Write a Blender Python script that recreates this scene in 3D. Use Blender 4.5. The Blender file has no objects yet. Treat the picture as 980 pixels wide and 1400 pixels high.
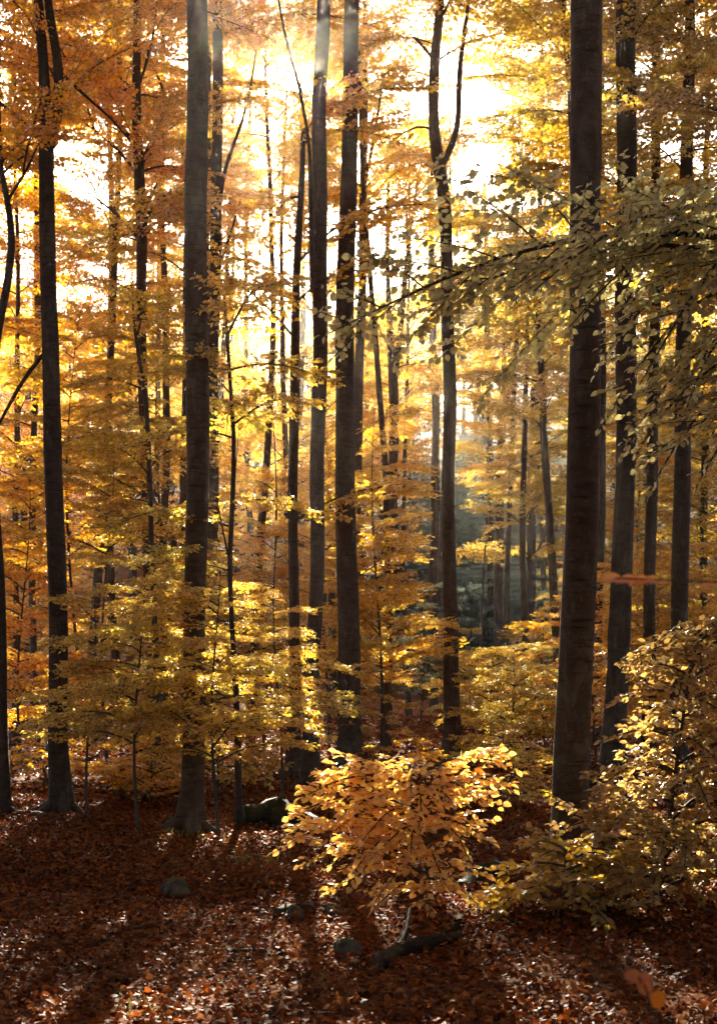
import bpy, math, random
import numpy as np
from mathutils import Vector, Matrix

SEED = 7
random.seed(SEED)
R = np.random.default_rng(SEED)
S = bpy.context.scene
COL = S.collection
rad = math.radians

# ------------------------------------------------------------------ camera
F = 1944.4          # focal length in photo pixels (50 mm on 36 mm, 1400 px tall)
EYE = 1.6
HOR = 940.0
cam_d = bpy.data.cameras.new('camera')
cam = bpy.data.objects.new('camera', cam_d)
COL.objects.link(cam)
cam.location = (0, 0, EYE)
cam.rotation_euler = (rad(90), 0, 0)
cam_d.sensor_fit = 'VERTICAL'
cam_d.sensor_height = 36
cam_d.lens = 50
cam_d.shift_y = (HOR - 700) / 1400
cam_d.clip_end = 5000
cam_d.dof.use_dof = True
cam_d.dof.focus_distance = 12
cam_d.dof.aperture_fstop = 4.5
S.camera = cam

# ------------------------------------------------------------------ light
SUN = Vector(((388 - 490) / F, 1, (HOR - 128) / F)).normalized()
elev = math.asin(SUN.z)
az = math.atan2(SUN.x, SUN.y)
world = bpy.data.worlds.new('World')
S.world = world
world.use_nodes = True
nt = world.node_tree
sky = nt.nodes.new('ShaderNodeTexSky')
sky.sky_type = 'NISHITA'
sky.sun_disc = False
sky.sun_elevation = elev
sky.sun_rotation = az
sky.air_density = 0.8
sky.dust_density = 1.5
sky.ozone_density = 0.6
nt.links.new(sky.outputs[0], nt.nodes['Background'].inputs[0])
nt.nodes['Background'].inputs[1].default_value = 0.05
sl = bpy.data.lights.new('sun', 'SUN')
sl.energy = 5.0
sl.angle = rad(0.5)
sl.color = (1.0, 0.88, 0.68)
sun = bpy.data.objects.new('sun', sl)
COL.objects.link(sun)
sun.rotation_euler = SUN.to_track_quat('Z', 'Y').to_euler()
sun.location = SUN * 100
S.view_settings.view_transform = 'Standard'
S.view_settings.look = 'None'
S.view_settings.exposure = 2.8
S.view_settings.gamma = 1
S.view_settings.use_curve_mapping = False
S.cycles.use_denoising = True
S.cycles.max_bounces = 7
S.cycles.diffuse_bounces = 4
S.cycles.transmission_bounces = 5
S.cycles.volume_bounces = 0
S.cycles.use_adaptive_sampling = True
S.cycles.adaptive_threshold = 0.03
S.cycles.volume_step_rate = 4

# ------------------------------------------------------------------ helpers
def P(px, py, d):
    return Vector(((px - 490) / F * d, d, EYE - (py - HOR) / F * d))

def proj(v):
    return 490 + v[0] / v[1] * F, HOR - (v[2] - EYE) / v[1] * F

_gy = [-400, -40, 0, 15, 22, 32, 45, 60, 80, 120, 180, 300, 600, 1500, 4000]
_gz = [-6, -0.6, 0, 0.0, 0.12, 0.4, 1.0, 2.2, 7, 20, 38, 46, 40, 40, 40]

def ground_z(x, y):
    x = np.asarray(x, float); y = np.asarray(y, float)
    h = np.interp(y, _gy, _gz)
    h = h * (1.0 - 0.25 * np.clip((20 - x) / 80, 0, 1) * np.clip((y - 40) / 60, 0, 1))
    w = np.clip(y / 12, 0, 1)
    h = h + 0.05 * np.sin(x * 1.1 + 0.5) * np.sin(y * 0.7 + 1.2) * w + 0.025 * np.sin(x * 3.3 + y * 1.9) + 0.018 * np.sin(y * 4.1 - x * 2.2 + 2)
    far = np.clip((y - 30) / 60, 0, 1)
    h = h + far * (0.7 * np.sin(x * 0.11 + 1) * np.cos(y * 0.09) + 0.3 * np.sin(x * 0.31 + y * 0.2))
    return h

def gz(x, y):
    return float(ground_z(x, y))

def hit(px, py):
    d = 4.0
    while d < 200:
        v = P(px, py, d)
        if v.z <= gz(v.x, v.y):
            return d
        d += 0.1
    return d

def tag(o, label=None, cat=None, group=None, kind=None):
    if label: o['label'] = label
    if cat: o['category'] = cat
    if group: o['group'] = group
    if kind: o['kind'] = kind
    return o

def empty(name, loc, label, cat, group=None):
    o = bpy.data.objects.new(name, None)
    o.empty_display_size = 0.2
    COL.objects.link(o)
    o.location = loc
    return tag(o, label, cat, group)

def link(name, me, parent=None, kind=None):
    o = bpy.data.objects.new(name, me)
    COL.objects.link(o)
    if parent is not None:
        o.parent = parent
    if kind: o['kind'] = kind
    return o

def mesh_np(name, verts, quads=None, tris=None, mat=None, attrs=None, smooth=False):
    me = bpy.data.meshes.new(name)
    verts = np.asarray(verts, np.float32)
    nq = 0 if quads is None else len(quads)
    ntr = 0 if tris is None else len(tris)
    me.vertices.add(len(verts))
    me.vertices.foreach_set('co', verts.ravel())
    loops = []
    if nq: loops.append(np.asarray(quads, np.int32).ravel())
    if ntr: loops.append(np.asarray(tris, np.int32).ravel())
    lo = np.concatenate(loops)
    me.loops.add(len(lo))
    me.loops.foreach_set('vertex_index', lo)
    me.polygons.add(nq + ntr)
    st = np.concatenate([np.arange(nq) * 4, nq * 4 + np.arange(ntr) * 3]).astype(np.int32)
    me.polygons.foreach_set('loop_start', st)
    if smooth:
        me.polygons.foreach_set('use_smooth', np.ones(nq + ntr, bool))
    me.update(calc_edges=True)
    if attrs:
        for k, v in attrs.items():
            a = me.attributes.new(k, 'FLOAT', 'POINT')
            a.data.foreach_set('value', np.asarray(v, np.float32))
    if mat: me.materials.append(mat)
    return me

class Wood:
    """tubes along points with radii, one mesh"""
    def __init__(self):
        self.v = []; self.q = []; self.n = 0
    def tube(self, pts, rr, sides=6, flare=None):
        pts = np.asarray(pts, float); n = len(pts)
        t = np.gradient(pts, axis=0)
        t /= np.linalg.norm(t, axis=1)[:, None] + 1e-9
        up = np.array([1., 0, 0]) if abs(t[0][2]) > 0.7 else np.array([0, 0, 1.])
        a = np.cross(t, up); a /= np.linalg.norm(a, axis=1)[:, None] + 1e-9
        b = np.cross(t, a)
        th = np.arange(sides) / sides * 2 * np.pi
        rr = np.asarray(rr, float)
        rad_ = rr[:, None] * np.ones(sides)[None]
        if flare is not None:
            rad_ = rad_ * flare
        ring = pts[:, None] + rad_[..., None] * (np.cos(th)[None, :, None] * a[:, None] + np.sin(th)[None, :, None] * b[:, None])
        self.v.append(ring.reshape(-1, 3))
        i = np.arange(n - 1)[:, None] * sides; j = np.arange(sides)[None]; j2 = (j + 1) % sides
        q = np.stack([i + j, i + j2, i + sides + j2, i + sides + j], -1).reshape(-1, 4) + self.n
        self.q.append(q)
        self.n += n * sides
    def mesh(self, name, mat, smooth=True):
        return mesh_np(name, np.concatenate(self.v), quads=np.concatenate(self.q), mat=mat, smooth=smooth)

# leaf outlines: (along, across, lift)
LEAF_MID = np.array([[0, 0, 0], [.28, .34, .08], [.70, .28, .05], [1, 0, -.07], [.70, -.28, .05], [.28, -.34, .08]])
LEAF_MID_Q = np.array([[0, 3, 2, 1], [0, 5, 4, 3]])
LEAF_NEAR = np.array([[-.12, 0, 0], [0, .02, 0], [.16, .25, .05], [.40, .38, .08], [.68, .31, .05], [.88, .14, 0], [1, 0, -.07],
                      [.88, -.14, 0], [.68, -.31, .05], [.40, -.38, .08], [.16, -.25, .05], [0, -.02, 0], [.45, 0, -.01], [.72, 0, -.03]])
LEAF_NEAR_Q = np.array([[12, 3, 2, 1], [12, 13, 4, 3], [13, 6, 5, 4], [12, 11, 10, 9], [12, 9, 8, 13], [13, 8, 7, 6], [0, 1, 12, 11]])

def unit(a):
    return a / (np.linalg.norm(a, axis=-1)[..., None] + 1e-9)

def leaf_arrays(pos, ax, nor, size, rnd, near=False, curl=None):
    T, Q = (LEAF_NEAR, LEAF_NEAR_Q) if near else (LEAF_MID, LEAF_MID_Q)
    pos = np.asarray(pos); ax = unit(np.asarray(ax)); nor = np.asarray(nor)
    side = unit(np.cross(nor, ax)); nor = np.cross(ax, side)
    n = len(pos)
    c = np.ones(n) if curl is None else curl
    v = (pos[:, None] + size[:, None, None] * (T[None, :, 0, None] * ax[:, None] + T[None, :, 1, None] * side[:, None]
         + (T[None, :, 2, None] * c[:, None, None]) * nor[:, None]))
    if curl is not None:
        v = v - size[:, None, None] * ((T[None, :, 0, None] - .4) ** 2) * (c[:, None, None] * .35) * nor[:, None]
    q = (np.arange(n)[:, None, None] * len(T) + Q[None]).reshape(-1, 4)
    return v.reshape(-1, 3), q, np.repeat(rnd, len(T))

# ------------------------------------------------------------------ materials
def new_mat(name):
    m = bpy.data.materials.new(name); m.use_nodes = True
    nt = m.node_tree
    nt.nodes.clear()
    return m, nt

def N(nt, t, **kw):
    n = nt.nodes.new(t)
    for k, v in kw.items():
        if k.startswith('i_'):
            n.inputs[k[2:].replace('_', ' ')].default_value = v
        else:
            setattr(n, k, v)
    return n

def ramp(nt, stops, interp='LINEAR'):
    r = nt.nodes.new('ShaderNodeValToRGB')
    r.color_ramp.interpolation = interp
    e = r.color_ramp.elements
    while len(e) < len(stops): e.new(0.5)
    for i, (p, c) in enumerate(stops):
        e[i].position = p; e[i].color = (*c, 1)
    return r

def leaf_material(name, transl=0.62, gloss=0.06, rough=0.42):
    m, nt = new_mat(name); L = nt.links.new
    oi = N(nt, 'ShaderNodeObjectInfo')
    at = N(nt, 'ShaderNodeAttribute', attribute_name='rnd')
    hs = N(nt, 'ShaderNodeHueSaturation')
    # hue and value shift per leaf
    mh = N(nt, 'ShaderNodeMapRange'); mh.inputs[3].default_value = 0.483; mh.inputs[4].default_value = 0.518
    mv = N(nt, 'ShaderNodeMath', operation='MULTIPLY'); mv.inputs[1].default_value = 7.31
    fr = N(nt, 'ShaderNodeMath', operation='FRACT')
    mr = N(nt, 'ShaderNodeMapRange'); mr.inputs[3].default_value = 0.65; mr.inputs[4].default_value = 1.3
    L(at.outputs['Fac'], mh.inputs[0]); L(at.outputs['Fac'], mv.inputs[0]); L(mv.outputs[0], fr.inputs[0]); L(fr.outputs[0], mr.inputs[0])
    L(mh.outputs[0], hs.inputs['Hue']); L(mr.outputs[0], hs.inputs['Value']); L(oi.outputs['Color'], hs.inputs['Color'])
    # leaf back faces scatter a little paler, transmitted light is more saturated
    df = N(nt, 'ShaderNodeBsdfDiffuse'); tr = N(nt, 'ShaderNodeBsdfTranslucent'); gl = N(nt, 'ShaderNodeBsdfGlossy')
    gl.inputs['Roughness'].default_value = rough
    gl.inputs['Color'].default_value = (1, 1, 1, 1)
    hd = N(nt, 'ShaderNodeHueSaturation'); hd.inputs['Saturation'].default_value = 0.8; hd.inputs['Value'].default_value = 0.6
    ht = N(nt, 'ShaderNodeHueSaturation'); ht.inputs['Saturation'].default_value = 1.08; ht.inputs['Value'].default_value = 1.5
    L(hs.outputs[0], hd.inputs['Color']); L(hs.outputs[0], ht.inputs['Color'])
    L(hd.outputs[0], df.inputs[0]); L(ht.outputs[0], tr.inputs[0])
    mx = N(nt, 'ShaderNodeMixShader'); mx.inputs[0].default_value = transl
    L(df.outputs[0], mx.inputs[1]); L(tr.outputs[0], mx.inputs[2])
    fn = N(nt, 'ShaderNodeFresnel'); fn.inputs[0].default_value = 1.42
    mf = N(nt, 'ShaderNodeMath', operation='MULTIPLY_ADD'); mf.inputs[1].default_value = 0.30; mf.inputs[2].default_value = gloss * .3
    L(fn.outputs[0], mf.inputs[0])
    m2 = N(nt, 'ShaderNodeMixShader')
    L(mf.outputs[0], m2.inputs[0]); L(mx.outputs[0], m2.inputs[1]); L(gl.outputs[0], m2.inputs[2])
    o = N(nt, 'ShaderNodeOutputMaterial'); L(m2.outputs[0], o.inputs[0])
    return m

M_LEAF = leaf_material('beech_leaf')

def bark_material(name, dark, light, moss=0.3, lichen=0.4):
    m, nt = new_mat(name); L = nt.links.new
    tc = N(nt, 'ShaderNodeTexCoord')
    mp = N(nt, 'ShaderNodeMapping'); mp.inputs['Scale'].default_value = (4, 4, 9)
    n1 = N(nt, 'ShaderNodeTexNoise'); n1.inputs['Scale'].default_value = 1.6; n1.inputs['Detail'].default_value = 8; n1.inputs['Roughness'].default_value = 0.65
    n2 = N(nt, 'ShaderNodeTexNoise'); n2.inputs['Scale'].default_value = 2.2; n2.inputs['Detail'].default_value = 5
    n3 = N(nt, 'ShaderNodeTexNoise'); n3.inputs['Scale'].default_value = 45; n3.inputs['Detail'].default_value = 4
    L(tc.outputs['Object'], mp.inputs[0]); L(mp.outputs[0], n1.inputs[0]); L(tc.outputs['Object'], n2.inputs[0]); L(tc.outputs['Object'], n3.inputs[0])
    r1 = ramp(nt, [(0.3, dark), (0.7, light)])
    L(n1.outputs[0], r1.inputs[0])
    r2 = ramp(nt, [(0.45, (0, 0, 0)), (0.72, (1, 1, 1))])
    L(n2.outputs[0], r2.inputs[0])
    mm = N(nt, 'ShaderNodeMath', operation='MULTIPLY'); mm.inputs[1].default_value = moss
    L(r2.outputs[0], mm.inputs[0])
    mix = N(nt, 'ShaderNodeMixRGB'); mix.inputs[2].default_value = (0.05, 0.052, 0.02, 1)
    L(mm.outputs[0], mix.inputs[0]); L(r1.outputs[0], mix.inputs[1])
    # pale lichen flecks
    r3 = ramp(nt, [(0.62, (0, 0, 0)), (0.72, (1, 1, 1))]); L(n3.outputs[0], r3.inputs[0])
    m3 = N(nt, 'ShaderNodeMixRGB'); m3.inputs[2].default_value = (0.25, 0.24, 0.2, 1)
    k3 = N(nt, 'ShaderNodeMath', operation='MULTIPLY'); k3.inputs[1].default_value = 0.35 if lichen > .1 else 0.04
    L(r3.outputs[0], k3.inputs[0]); L(k3.outputs[0], m3.inputs[0]); L(mix.outputs[0], m3.inputs[1])
    # grey lichen patches and dark seams running round the stem
    mpb = N(nt, 'ShaderNodeMapping'); mpb.inputs['Scale'].default_value = (5, 5, 2.2)
    n4 = N(nt, 'ShaderNodeTexNoise'); n4.inputs['Scale'].default_value = 1.3; n4.inputs['Detail'].default_value = 9; n4.inputs['Roughness'].default_value = .7; n4.inputs['Distortion'].default_value = .6
    L(tc.outputs['Object'], mpb.inputs[0]); L(mpb.outputs[0], n4.inputs[0])
    r4 = ramp(nt, [(0.50, (0, 0, 0)), (0.60, (1, 1, 1))]); L(n4.outputs[0], r4.inputs[0])
    k4 = N(nt, 'ShaderNodeMath', operation='MULTIPLY'); k4.inputs[1].default_value = lichen; L(r4.outputs[0], k4.inputs[0])
    m4 = N(nt, 'ShaderNodeMixRGB'); m4.inputs[2].default_value = (0.14, 0.115, 0.085, 1)
    L(k4.outputs[0], m4.inputs[0]); L(m3.outputs[0], m4.inputs[1])
    mpc = N(nt, 'ShaderNodeMapping'); mpc.inputs['Scale'].default_value = (2.5, 2.5, 26)
    n5 = N(nt, 'ShaderNodeTexNoise'); n5.inputs['Scale'].default_value = 1.5; n5.inputs['Detail'].default_value = 4
    L(tc.outputs['Object'], mpc.inputs[0]); L(mpc.outputs[0], n5.inputs[0])
    r5 = ramp(nt, [(0.30, (.45, .42, .4)), (0.42, (1, 1, 1))]); L(n5.outputs[0], r5.inputs[0])
    m5 = N(nt, 'ShaderNodeMixRGB', blend_type='MULTIPLY'); m5.inputs[0].default_value = 1
    L(m4.outputs[0], m5.inputs[1]); L(r5.outputs[0], m5.inputs[2])
    m3 = m5
    b = N(nt, 'ShaderNodeBsdfPrincipled'); b.inputs['Roughness'].default_value = 0.75
    b.inputs['Specular IOR Level'].default_value = 0.12
    L(m3.outputs[0], b.inputs['Base Color'])
    ad = N(nt, 'ShaderNodeMath', operation='ADD'); L(n1.outputs[0], ad.inputs[0]); L(n3.outputs[0], ad.inputs[1])
    bp = N(nt, 'ShaderNodeBump'); bp.inputs['Strength'].default_value = 0.6; bp.inputs['Distance'].default_value = 0.012
    L(ad.outputs[0], bp.inputs['Height']); L(bp.outputs[0], b.inputs['Normal'])
    o = N(nt, 'ShaderNodeOutputMaterial'); L(b.outputs[0], o.inputs[0])
    return m

M_BARK = bark_material('beech_bark', (0.040, 0.023, 0.014), (0.085, 0.054, 0.035))
M_BARKD = bark_material('dark_bark', (0.026, 0.017, 0.012), (0.055, 0.038, 0.028), 0.15, 0.25)
M_TWIG = bark_material('twig_bark', (0.04, 0.027, 0.018), (0.09, 0.065, 0.05), 0.0, 0.0)
M_PALE = bark_material('bare_wood', (0.22, 0.16, 0.11), (0.5, 0.42, 0.33), 0.0)
M_ROT = bark_material('rotten_bark', (0.008, 0.005, 0.004), (0.035, 0.022, 0.014), 0.75, 0.03)

def litter_material():
    m, nt = new_mat('fallen_leaf'); L = nt.links.new
    at = N(nt, 'ShaderNodeAttribute', attribute_name='rnd')
    r = ramp(nt, [(0, (0.02, 0.006, 0.002)), (0.35, (0.10, 0.021, 0.005)), (0.6, (0.22, 0.052, 0.009)), (0.85, (0.32, 0.09, 0.015)), (0.97, (0.36, 0.13, 0.03)), (1, (0.34, 0.20, 0.09))])
    L(at.outputs['Fac'], r.inputs[0])
    df = N(nt, 'ShaderNodeBsdfPrincipled'); df.inputs['Roughness'].default_value = 0.55
    df.inputs['Specular IOR Level'].default_value = 0.05
    tr = N(nt, 'ShaderNodeBsdfTranslucent')
    L(r.outputs[0], df.inputs['Base Color']); L(r.outputs[0], tr.inputs[0])
    mx = N(nt, 'ShaderNodeMixShader'); mx.inputs[0].default_value = 0.3
    L(df.outputs[0], mx.inputs[1]); L(tr.outputs[0], mx.inputs[2])
    o = N(nt, 'ShaderNodeOutputMaterial'); L(mx.outputs[0], o.inputs[0])
    return m
M_LITTER = litter_material()

def ground_material():
    m, nt = new_mat('forest_soil'); L = nt.links.new
    tc = N(nt, 'ShaderNodeTexCoord')
    vo = N(nt, 'ShaderNodeTexVoronoi'); vo.inputs['Scale'].default_value = 16
    n1 = N(nt, 'ShaderNodeTexNoise'); n1.inputs['Scale'].default_value = 0.8; n1.inputs['Detail'].default_value = 8
    L(tc.outputs['Object'], vo.inputs[0]); L(tc.outputs['Object'], n1.inputs[0])
    sp = N(nt, 'ShaderNodeSeparateColor'); L(vo.outputs['Color'], sp.inputs[0])
    ad = N(nt, 'ShaderNodeMath', operation='MULTIPLY_ADD'); ad.inputs[1].default_value = 0.6
    L(sp.outputs[0], ad.inputs[0])
    k = N(nt, 'ShaderNodeMath', operation='MULTIPLY'); k.inputs[1].default_value = 0.5
    L(n1.outputs[0], k.inputs[0]); L(k.outputs[0], ad.inputs[2])
    r = ramp(nt, [(0.1, (0.03, 0.013, 0.008)), (0.45, (0.10, 0.035, 0.014)), (0.75, (0.22, 0.08, 0.025)), (0.95, (0.33, 0.15, 0.05))])
    L(ad.outputs[0], r.inputs[0])
    b = N(nt, 'ShaderNodeBsdfPrincipled'); b.inputs['Roughness'].default_value = 0.95; b.inputs['Specular IOR Level'].default_value = 0.03
    L(r.outputs[0], b.inputs['Base Color'])
    bp = N(nt, 'ShaderNodeBump'); bp.inputs['Strength'].default_value = 0.8; bp.inputs['Distance'].default_value = 0.04
    L(sp.outputs[1], bp.inputs['Height']); L(bp.outputs[0], b.inputs['Normal'])
    o = N(nt, 'ShaderNodeOutputMaterial'); L(b.outputs[0], o.inputs[0])
    return m

def rock_material():
    m, nt = new_mat('mossy_rock'); L = nt.links.new
    tc = N(nt, 'ShaderNodeTexCoord')
    n1 = N(nt, 'ShaderNodeTexNoise'); n1.inputs['Scale'].default_value = 9; n1.inputs['Detail'].default_value = 9
    L(tc.outputs['Object'], n1.inputs[0])
    r = ramp(nt, [(0.35, (0.03, 0.022, 0.016)), (0.65, (0.13, 0.10, 0.07))]); L(n1.outputs[0], r.inputs[0])
    ge = N(nt, 'ShaderNodeNewGeometry'); sx = N(nt, 'ShaderNodeSeparateXYZ'); L(ge.outputs['Normal'], sx.inputs[0])
    a = N(nt, 'ShaderNodeMath', operation='MULTIPLY'); L(sx.outputs[2], a.inputs[0]); L(n1.outputs[0], a.inputs[1])
    r2 = ramp(nt, [(0.33, (0, 0, 0)), (0.5, (1, 1, 1))]); L(a.outputs[0], r2.inputs[0])
    mx = N(nt, 'ShaderNodeMixRGB'); mx.inputs[2].default_value = (0.085, 0.085, 0.018, 1)
    L(r2.outputs[0], mx.inputs[0]); L(r.outputs[0], mx.inputs[1])
    b = N(nt, 'ShaderNodeBsdfPrincipled'); b.inputs['Roughness'].default_value = 0.95; b.inputs['Specular IOR Level'].default_value = 0.05; L(mx.outputs[0], b.inputs['Base Color'])
    bp = N(nt, 'ShaderNodeBump'); bp.inputs['Strength'].default_value = 0.7; bp.inputs['Distance'].default_value = 0.02
    L(n1.outputs[0], bp.inputs['Height']); L(bp.outputs[0], b.inputs['Normal'])
    o = N(nt, 'ShaderNodeOutputMaterial'); L(b.outputs[0], o.inputs[0])
    return m
M_ROCK = rock_material()

# ------------------------------------------------------------------ ground
def axis(lo, hi, dense_lo, dense_hi, fine, grow):
    a = list(np.arange(dense_lo, dense_hi, fine))
    s = fine; v = dense_hi
    while v < hi:
        a.append(v); s = min(s * grow, 60); v += s
    a.append(hi)
    s = fine; v = dense_lo - fine; b = []
    while v > lo:
        b.append(v); s = min(s * grow, 60); v -= s
    b.append(lo)
    return np.array(b[::-1] + a)
gx = axis(-1500, 1500, -7, 7, 0.14, 1.08)
gy = axis(-400, 4000, 3, 28, 0.14, 1.06)
X, Y = np.meshgrid(gx, gy)
Z = ground_z(X, Y)
dense = (np.abs(X) < 7.5) & (Y > 2.5) & (Y < 29)
Z = Z + dense * R.normal(0, 0.008, X.shape)
nxg = len(gx)
ii = (np.arange(len(gy) - 1)[:, None] * nxg + np.arange(nxg - 1)[None])
gq = np.stack([ii, ii + 1, ii + nxg + 1, ii + nxg], -1).reshape(-1, 4)
ground = link('ground', mesh_np('ground', np.stack([X, Y, Z], -1).reshape(-1, 3), quads=gq, mat=ground_material(), smooth=True), kind='structure')
tag(ground, 'leaf strewn forest floor rising to a wooded hillside at the back')

# fallen leaves: the nearest 300 are parts of the ground, the others one carpet
def litter(n, y0, y1, spread, size, near, seed):
    r = np.random.default_rng(seed)
    y = np.sqrt(r.uniform(y0 ** 2, y1 ** 2, n))
    x = r.uniform(-.5, .5, n) * (0.504 * y * spread + 0.5)
    z = ground_z(x, y) + r.uniform(0.004, 0.05, n) + np.where(r.random(n) < .1, .03, 0)
    th = r.uniform(0, 2 * np.pi, n)
    ax = np.stack([np.cos(th), np.sin(th), r.normal(0, .35, n)], -1)
    no = np.stack([r.normal(0, .5, n), r.normal(0, .5, n), np.ones(n)], -1)
    sz = size * r.uniform(.6, 1.25, n)
    rn = np.clip(r.beta(2, 2.2, n) + .12 * np.sin(x * 1.7 + y) * np.sin(y * .9), 0, 1)
    return np.stack([x, y, z], -1), ax, no, sz, rn, r.uniform(-1.6, 2.6, n)
carpet_v = []; carpet_q = []; carpet_r = []; off = 0
near_leaf_specs = None
for (n, a, b, sp, sz, nr) in ((300, 6.3, 7.2, 0.95, .052, True), (36000, 5.0, 12, 1.5, .044, True), (70000, 11, 19, 1.5, .046, False), (60000, 18, 42, 1.4, .085, False)):
    p, ax, no, s_, rn, cu = litter(n, a, b, sp, sz, nr, 11 + n)
    if near_leaf_specs is None:
        near_leaf_specs = (p, ax, no, s_, rn, cu)
        continue
    v, q, rr = leaf_arrays(p, ax, no, s_, rn, nr, cu)
    carpet_v.append(v); carpet_q.append(q + off); carpet_r.append(rr); off += len(v)
carpet = link('fallen_leaves', mesh_np('fallen_leaves', np.concatenate(carpet_v), quads=np.concatenate(carpet_q), mat=M_LITTER, attrs={'rnd': np.concatenate(carpet_r)}))
tag(carpet, 'carpet of russet and brown fallen beech leaves covering the forest floor', 'fallen leaves', kind='stuff')

def frame_matrix(pos, ax, no, size):
    a = Vector(ax).normalized(); s = Vector(no).cross(a).normalized(); n = a.cross(s)
    m = Matrix((a, s, n)).transposed().to_4x4()
    return Matrix.Translation(Vector(pos)) @ m @ Matrix.Scale(size, 4)

def unit_leaf(name, mat, rnd, curl=1.0):
    v, q, r = leaf_arrays(np.zeros((1, 3)), np.array([[1., 0, 0]]), np.array([[0, 0, 1.]]), np.ones(1), np.array([rnd]), True, np.array([curl]))
    return mesh_np(name, v, quads=q, mat=mat, attrs={'rnd': r}, smooth=True)
lit_protos = [unit_leaf('fallen_leaf', M_LITTER, rv, cv) for rv, cv in ((.25, 1.5), (.4, 2.4), (.55, -1), (.65, 1.8), (.75, 2.6), (.85, .6), (.95, 1.6), (.5, -1.8))]
p, ax, no, s_, rn, cu = near_leaf_specs
for i in range(300):
    o = link('fallen_leaf', lit_protos[i % 8], ground)
    p[i][2] += 0.03
    o.matrix_world = frame_matrix(p[i], ax[i], no[i], s_[i])

# ------------------------------------------------------------------ boughs
def make_bough(L, leaf, seed, density=1.0, twig_gap=0.15, droop=0.12, width=0.42, wood=True):
    r = np.random.default_rng(seed)
    W = Wood()
    n = 9
    t = np.linspace(0, 1, n)
    main = np.stack([t * L, 0.06 * L * np.sin(t * 3 + r.uniform(0, 6)) * t, (0.10 * np.sin(t * np.pi) - droop * t ** 2) * L], -1)
    W.tube(main, 0.011 * L ** 0.5 * (1.05 - t) + 0.003, 5)
    pos = []; axs = []; nors = []
    def interp(pts, u):
        k = u * (len(pts) - 1); i = int(min(k, len(pts) - 2)); f = k - i
        return pts[i] * (1 - f) + pts[i + 1] * f, pts[i + 1] - pts[i]
    def leaves_on(pts, gap):
        ln = np.linalg.norm(pts[-1] - pts[0])
        m = max(2, int(ln / gap))
        for k in range(m):
            p, d = interp(pts, (k + .4) / m)
            d = d / (np.linalg.norm(d) + 1e-9)
            s = 1 if k % 2 else -1
            sd = np.array([-d[1], d[0], 0]) * s
            a = d * 0.65 + sd * r.uniform(.5, 1.1) + np.array([0, 0, r.normal(-.28, .32)])
            if k == m - 1: a = d
            pos.append(p + np.array([0, 0, r.normal(0, .008)])); axs.append(a)
            nors.append([r.normal(0, .6), r.normal(0, .6), 1])
    gap = leaf * 0.50 / density
    nt_ = int(L * 0.92 / twig_gap)
    for k in range(nt_):
        u = 0.10 + 0.88 * (k + r.uniform(-.3, .3)) / nt_
        if r.random() < .1: continue
        p, d = interp(main, min(max(u, 0), .99)); d = d / np.linalg.norm(d)
        s = 1 if k % 2 else -1
        ang = rad(r.uniform(38, 62)) * s
        env = (1 - (abs(u - .35) / .68) ** 2) * width * L
        ln = max(.14, env * r.uniform(.7, 1.15))
        dr = np.array([d[0] * math.cos(ang) - d[1] * math.sin(ang), d[0] * math.sin(ang) + d[1] * math.cos(ang), r.normal(0.02, .10)])
        tt = np.linspace(0, 1, 5)[:, None]
        crv = np.array([math.cos(ang * .4), math.sin(ang * .4), 0])
        tw = p + tt * ln * dr + (tt ** 2) * ln * .18 * crv + np.array([0, 0, -1]) * (tt ** 2) * ln * r.uniform(0.02, .22)
        W.tube(tw, np.linspace(.006, .002, 5) * (L / 2) ** .5, 3)
        leaves_on(tw[1:], gap)
        m = int(ln / (twig_gap * .8))
        for j in range(m):
            u2 = (j + .6) / (m + .3)
            p2, d2 = interp(tw, min(u2, .99)); d2 = d2 / (np.linalg.norm(d2) + 1e-9)
            s2 = 1 if j % 2 else -1
            a2 = rad(r.uniform(35, 65)) * s2
            l2 = ln * .42 * (1 - u2 * .6) * r.uniform(.7, 1.2)
            if l2 < leaf * .8: continue
            dr2 = np.array([d2[0] * math.cos(a2) - d2[1] * math.sin(a2), d2[0] * math.sin(a2) + d2[1] * math.cos(a2), r.normal(0, .14)])
            t3 = np.linspace(0, 1, 3)[:, None]
            tw2 = p2 + t3 * l2 * dr2 - np.array([0, 0, 1]) * t3 ** 2 * l2 * .15
            W.tube(tw2, [.0025, .002, .001], 3)
            leaves_on(tw2, gap)
    leaves_on(main[3:], gap)
    pos = np.array(pos); axs = np.array(axs); nors = np.array(nors)
    sz = leaf * r.uniform(.7, 1.2, len(pos))
    return W, pos, axs, nors, sz, r.uniform(0, 1, len(pos))

PROTO = {}
def proto(kind, L, leaf, nvar, **kw):
    out = []
    for k in range(nvar):
        W, p, a, n, s, rn = make_bough(L, leaf, 100 + k * 17 + int(L * 10), **kw)
        v, q, rr = leaf_arrays(p, a, n, s, rn, False)
        out.append((W.mesh('bough', M_TWIG), mesh_np('leaves', v, quads=q, mat=M_LEAF, attrs={'rnd': rr})))
    PROTO[kind] = out
proto('S', 0.9, .066, 3, twig_gap=.085)
proto('M', 1.7, .070, 4, twig_gap=.10)
proto('L', 3.0, .078, 5, twig_gap=.13)
proto('F', 4.2, .13, 4, twig_gap=.34)

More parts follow.
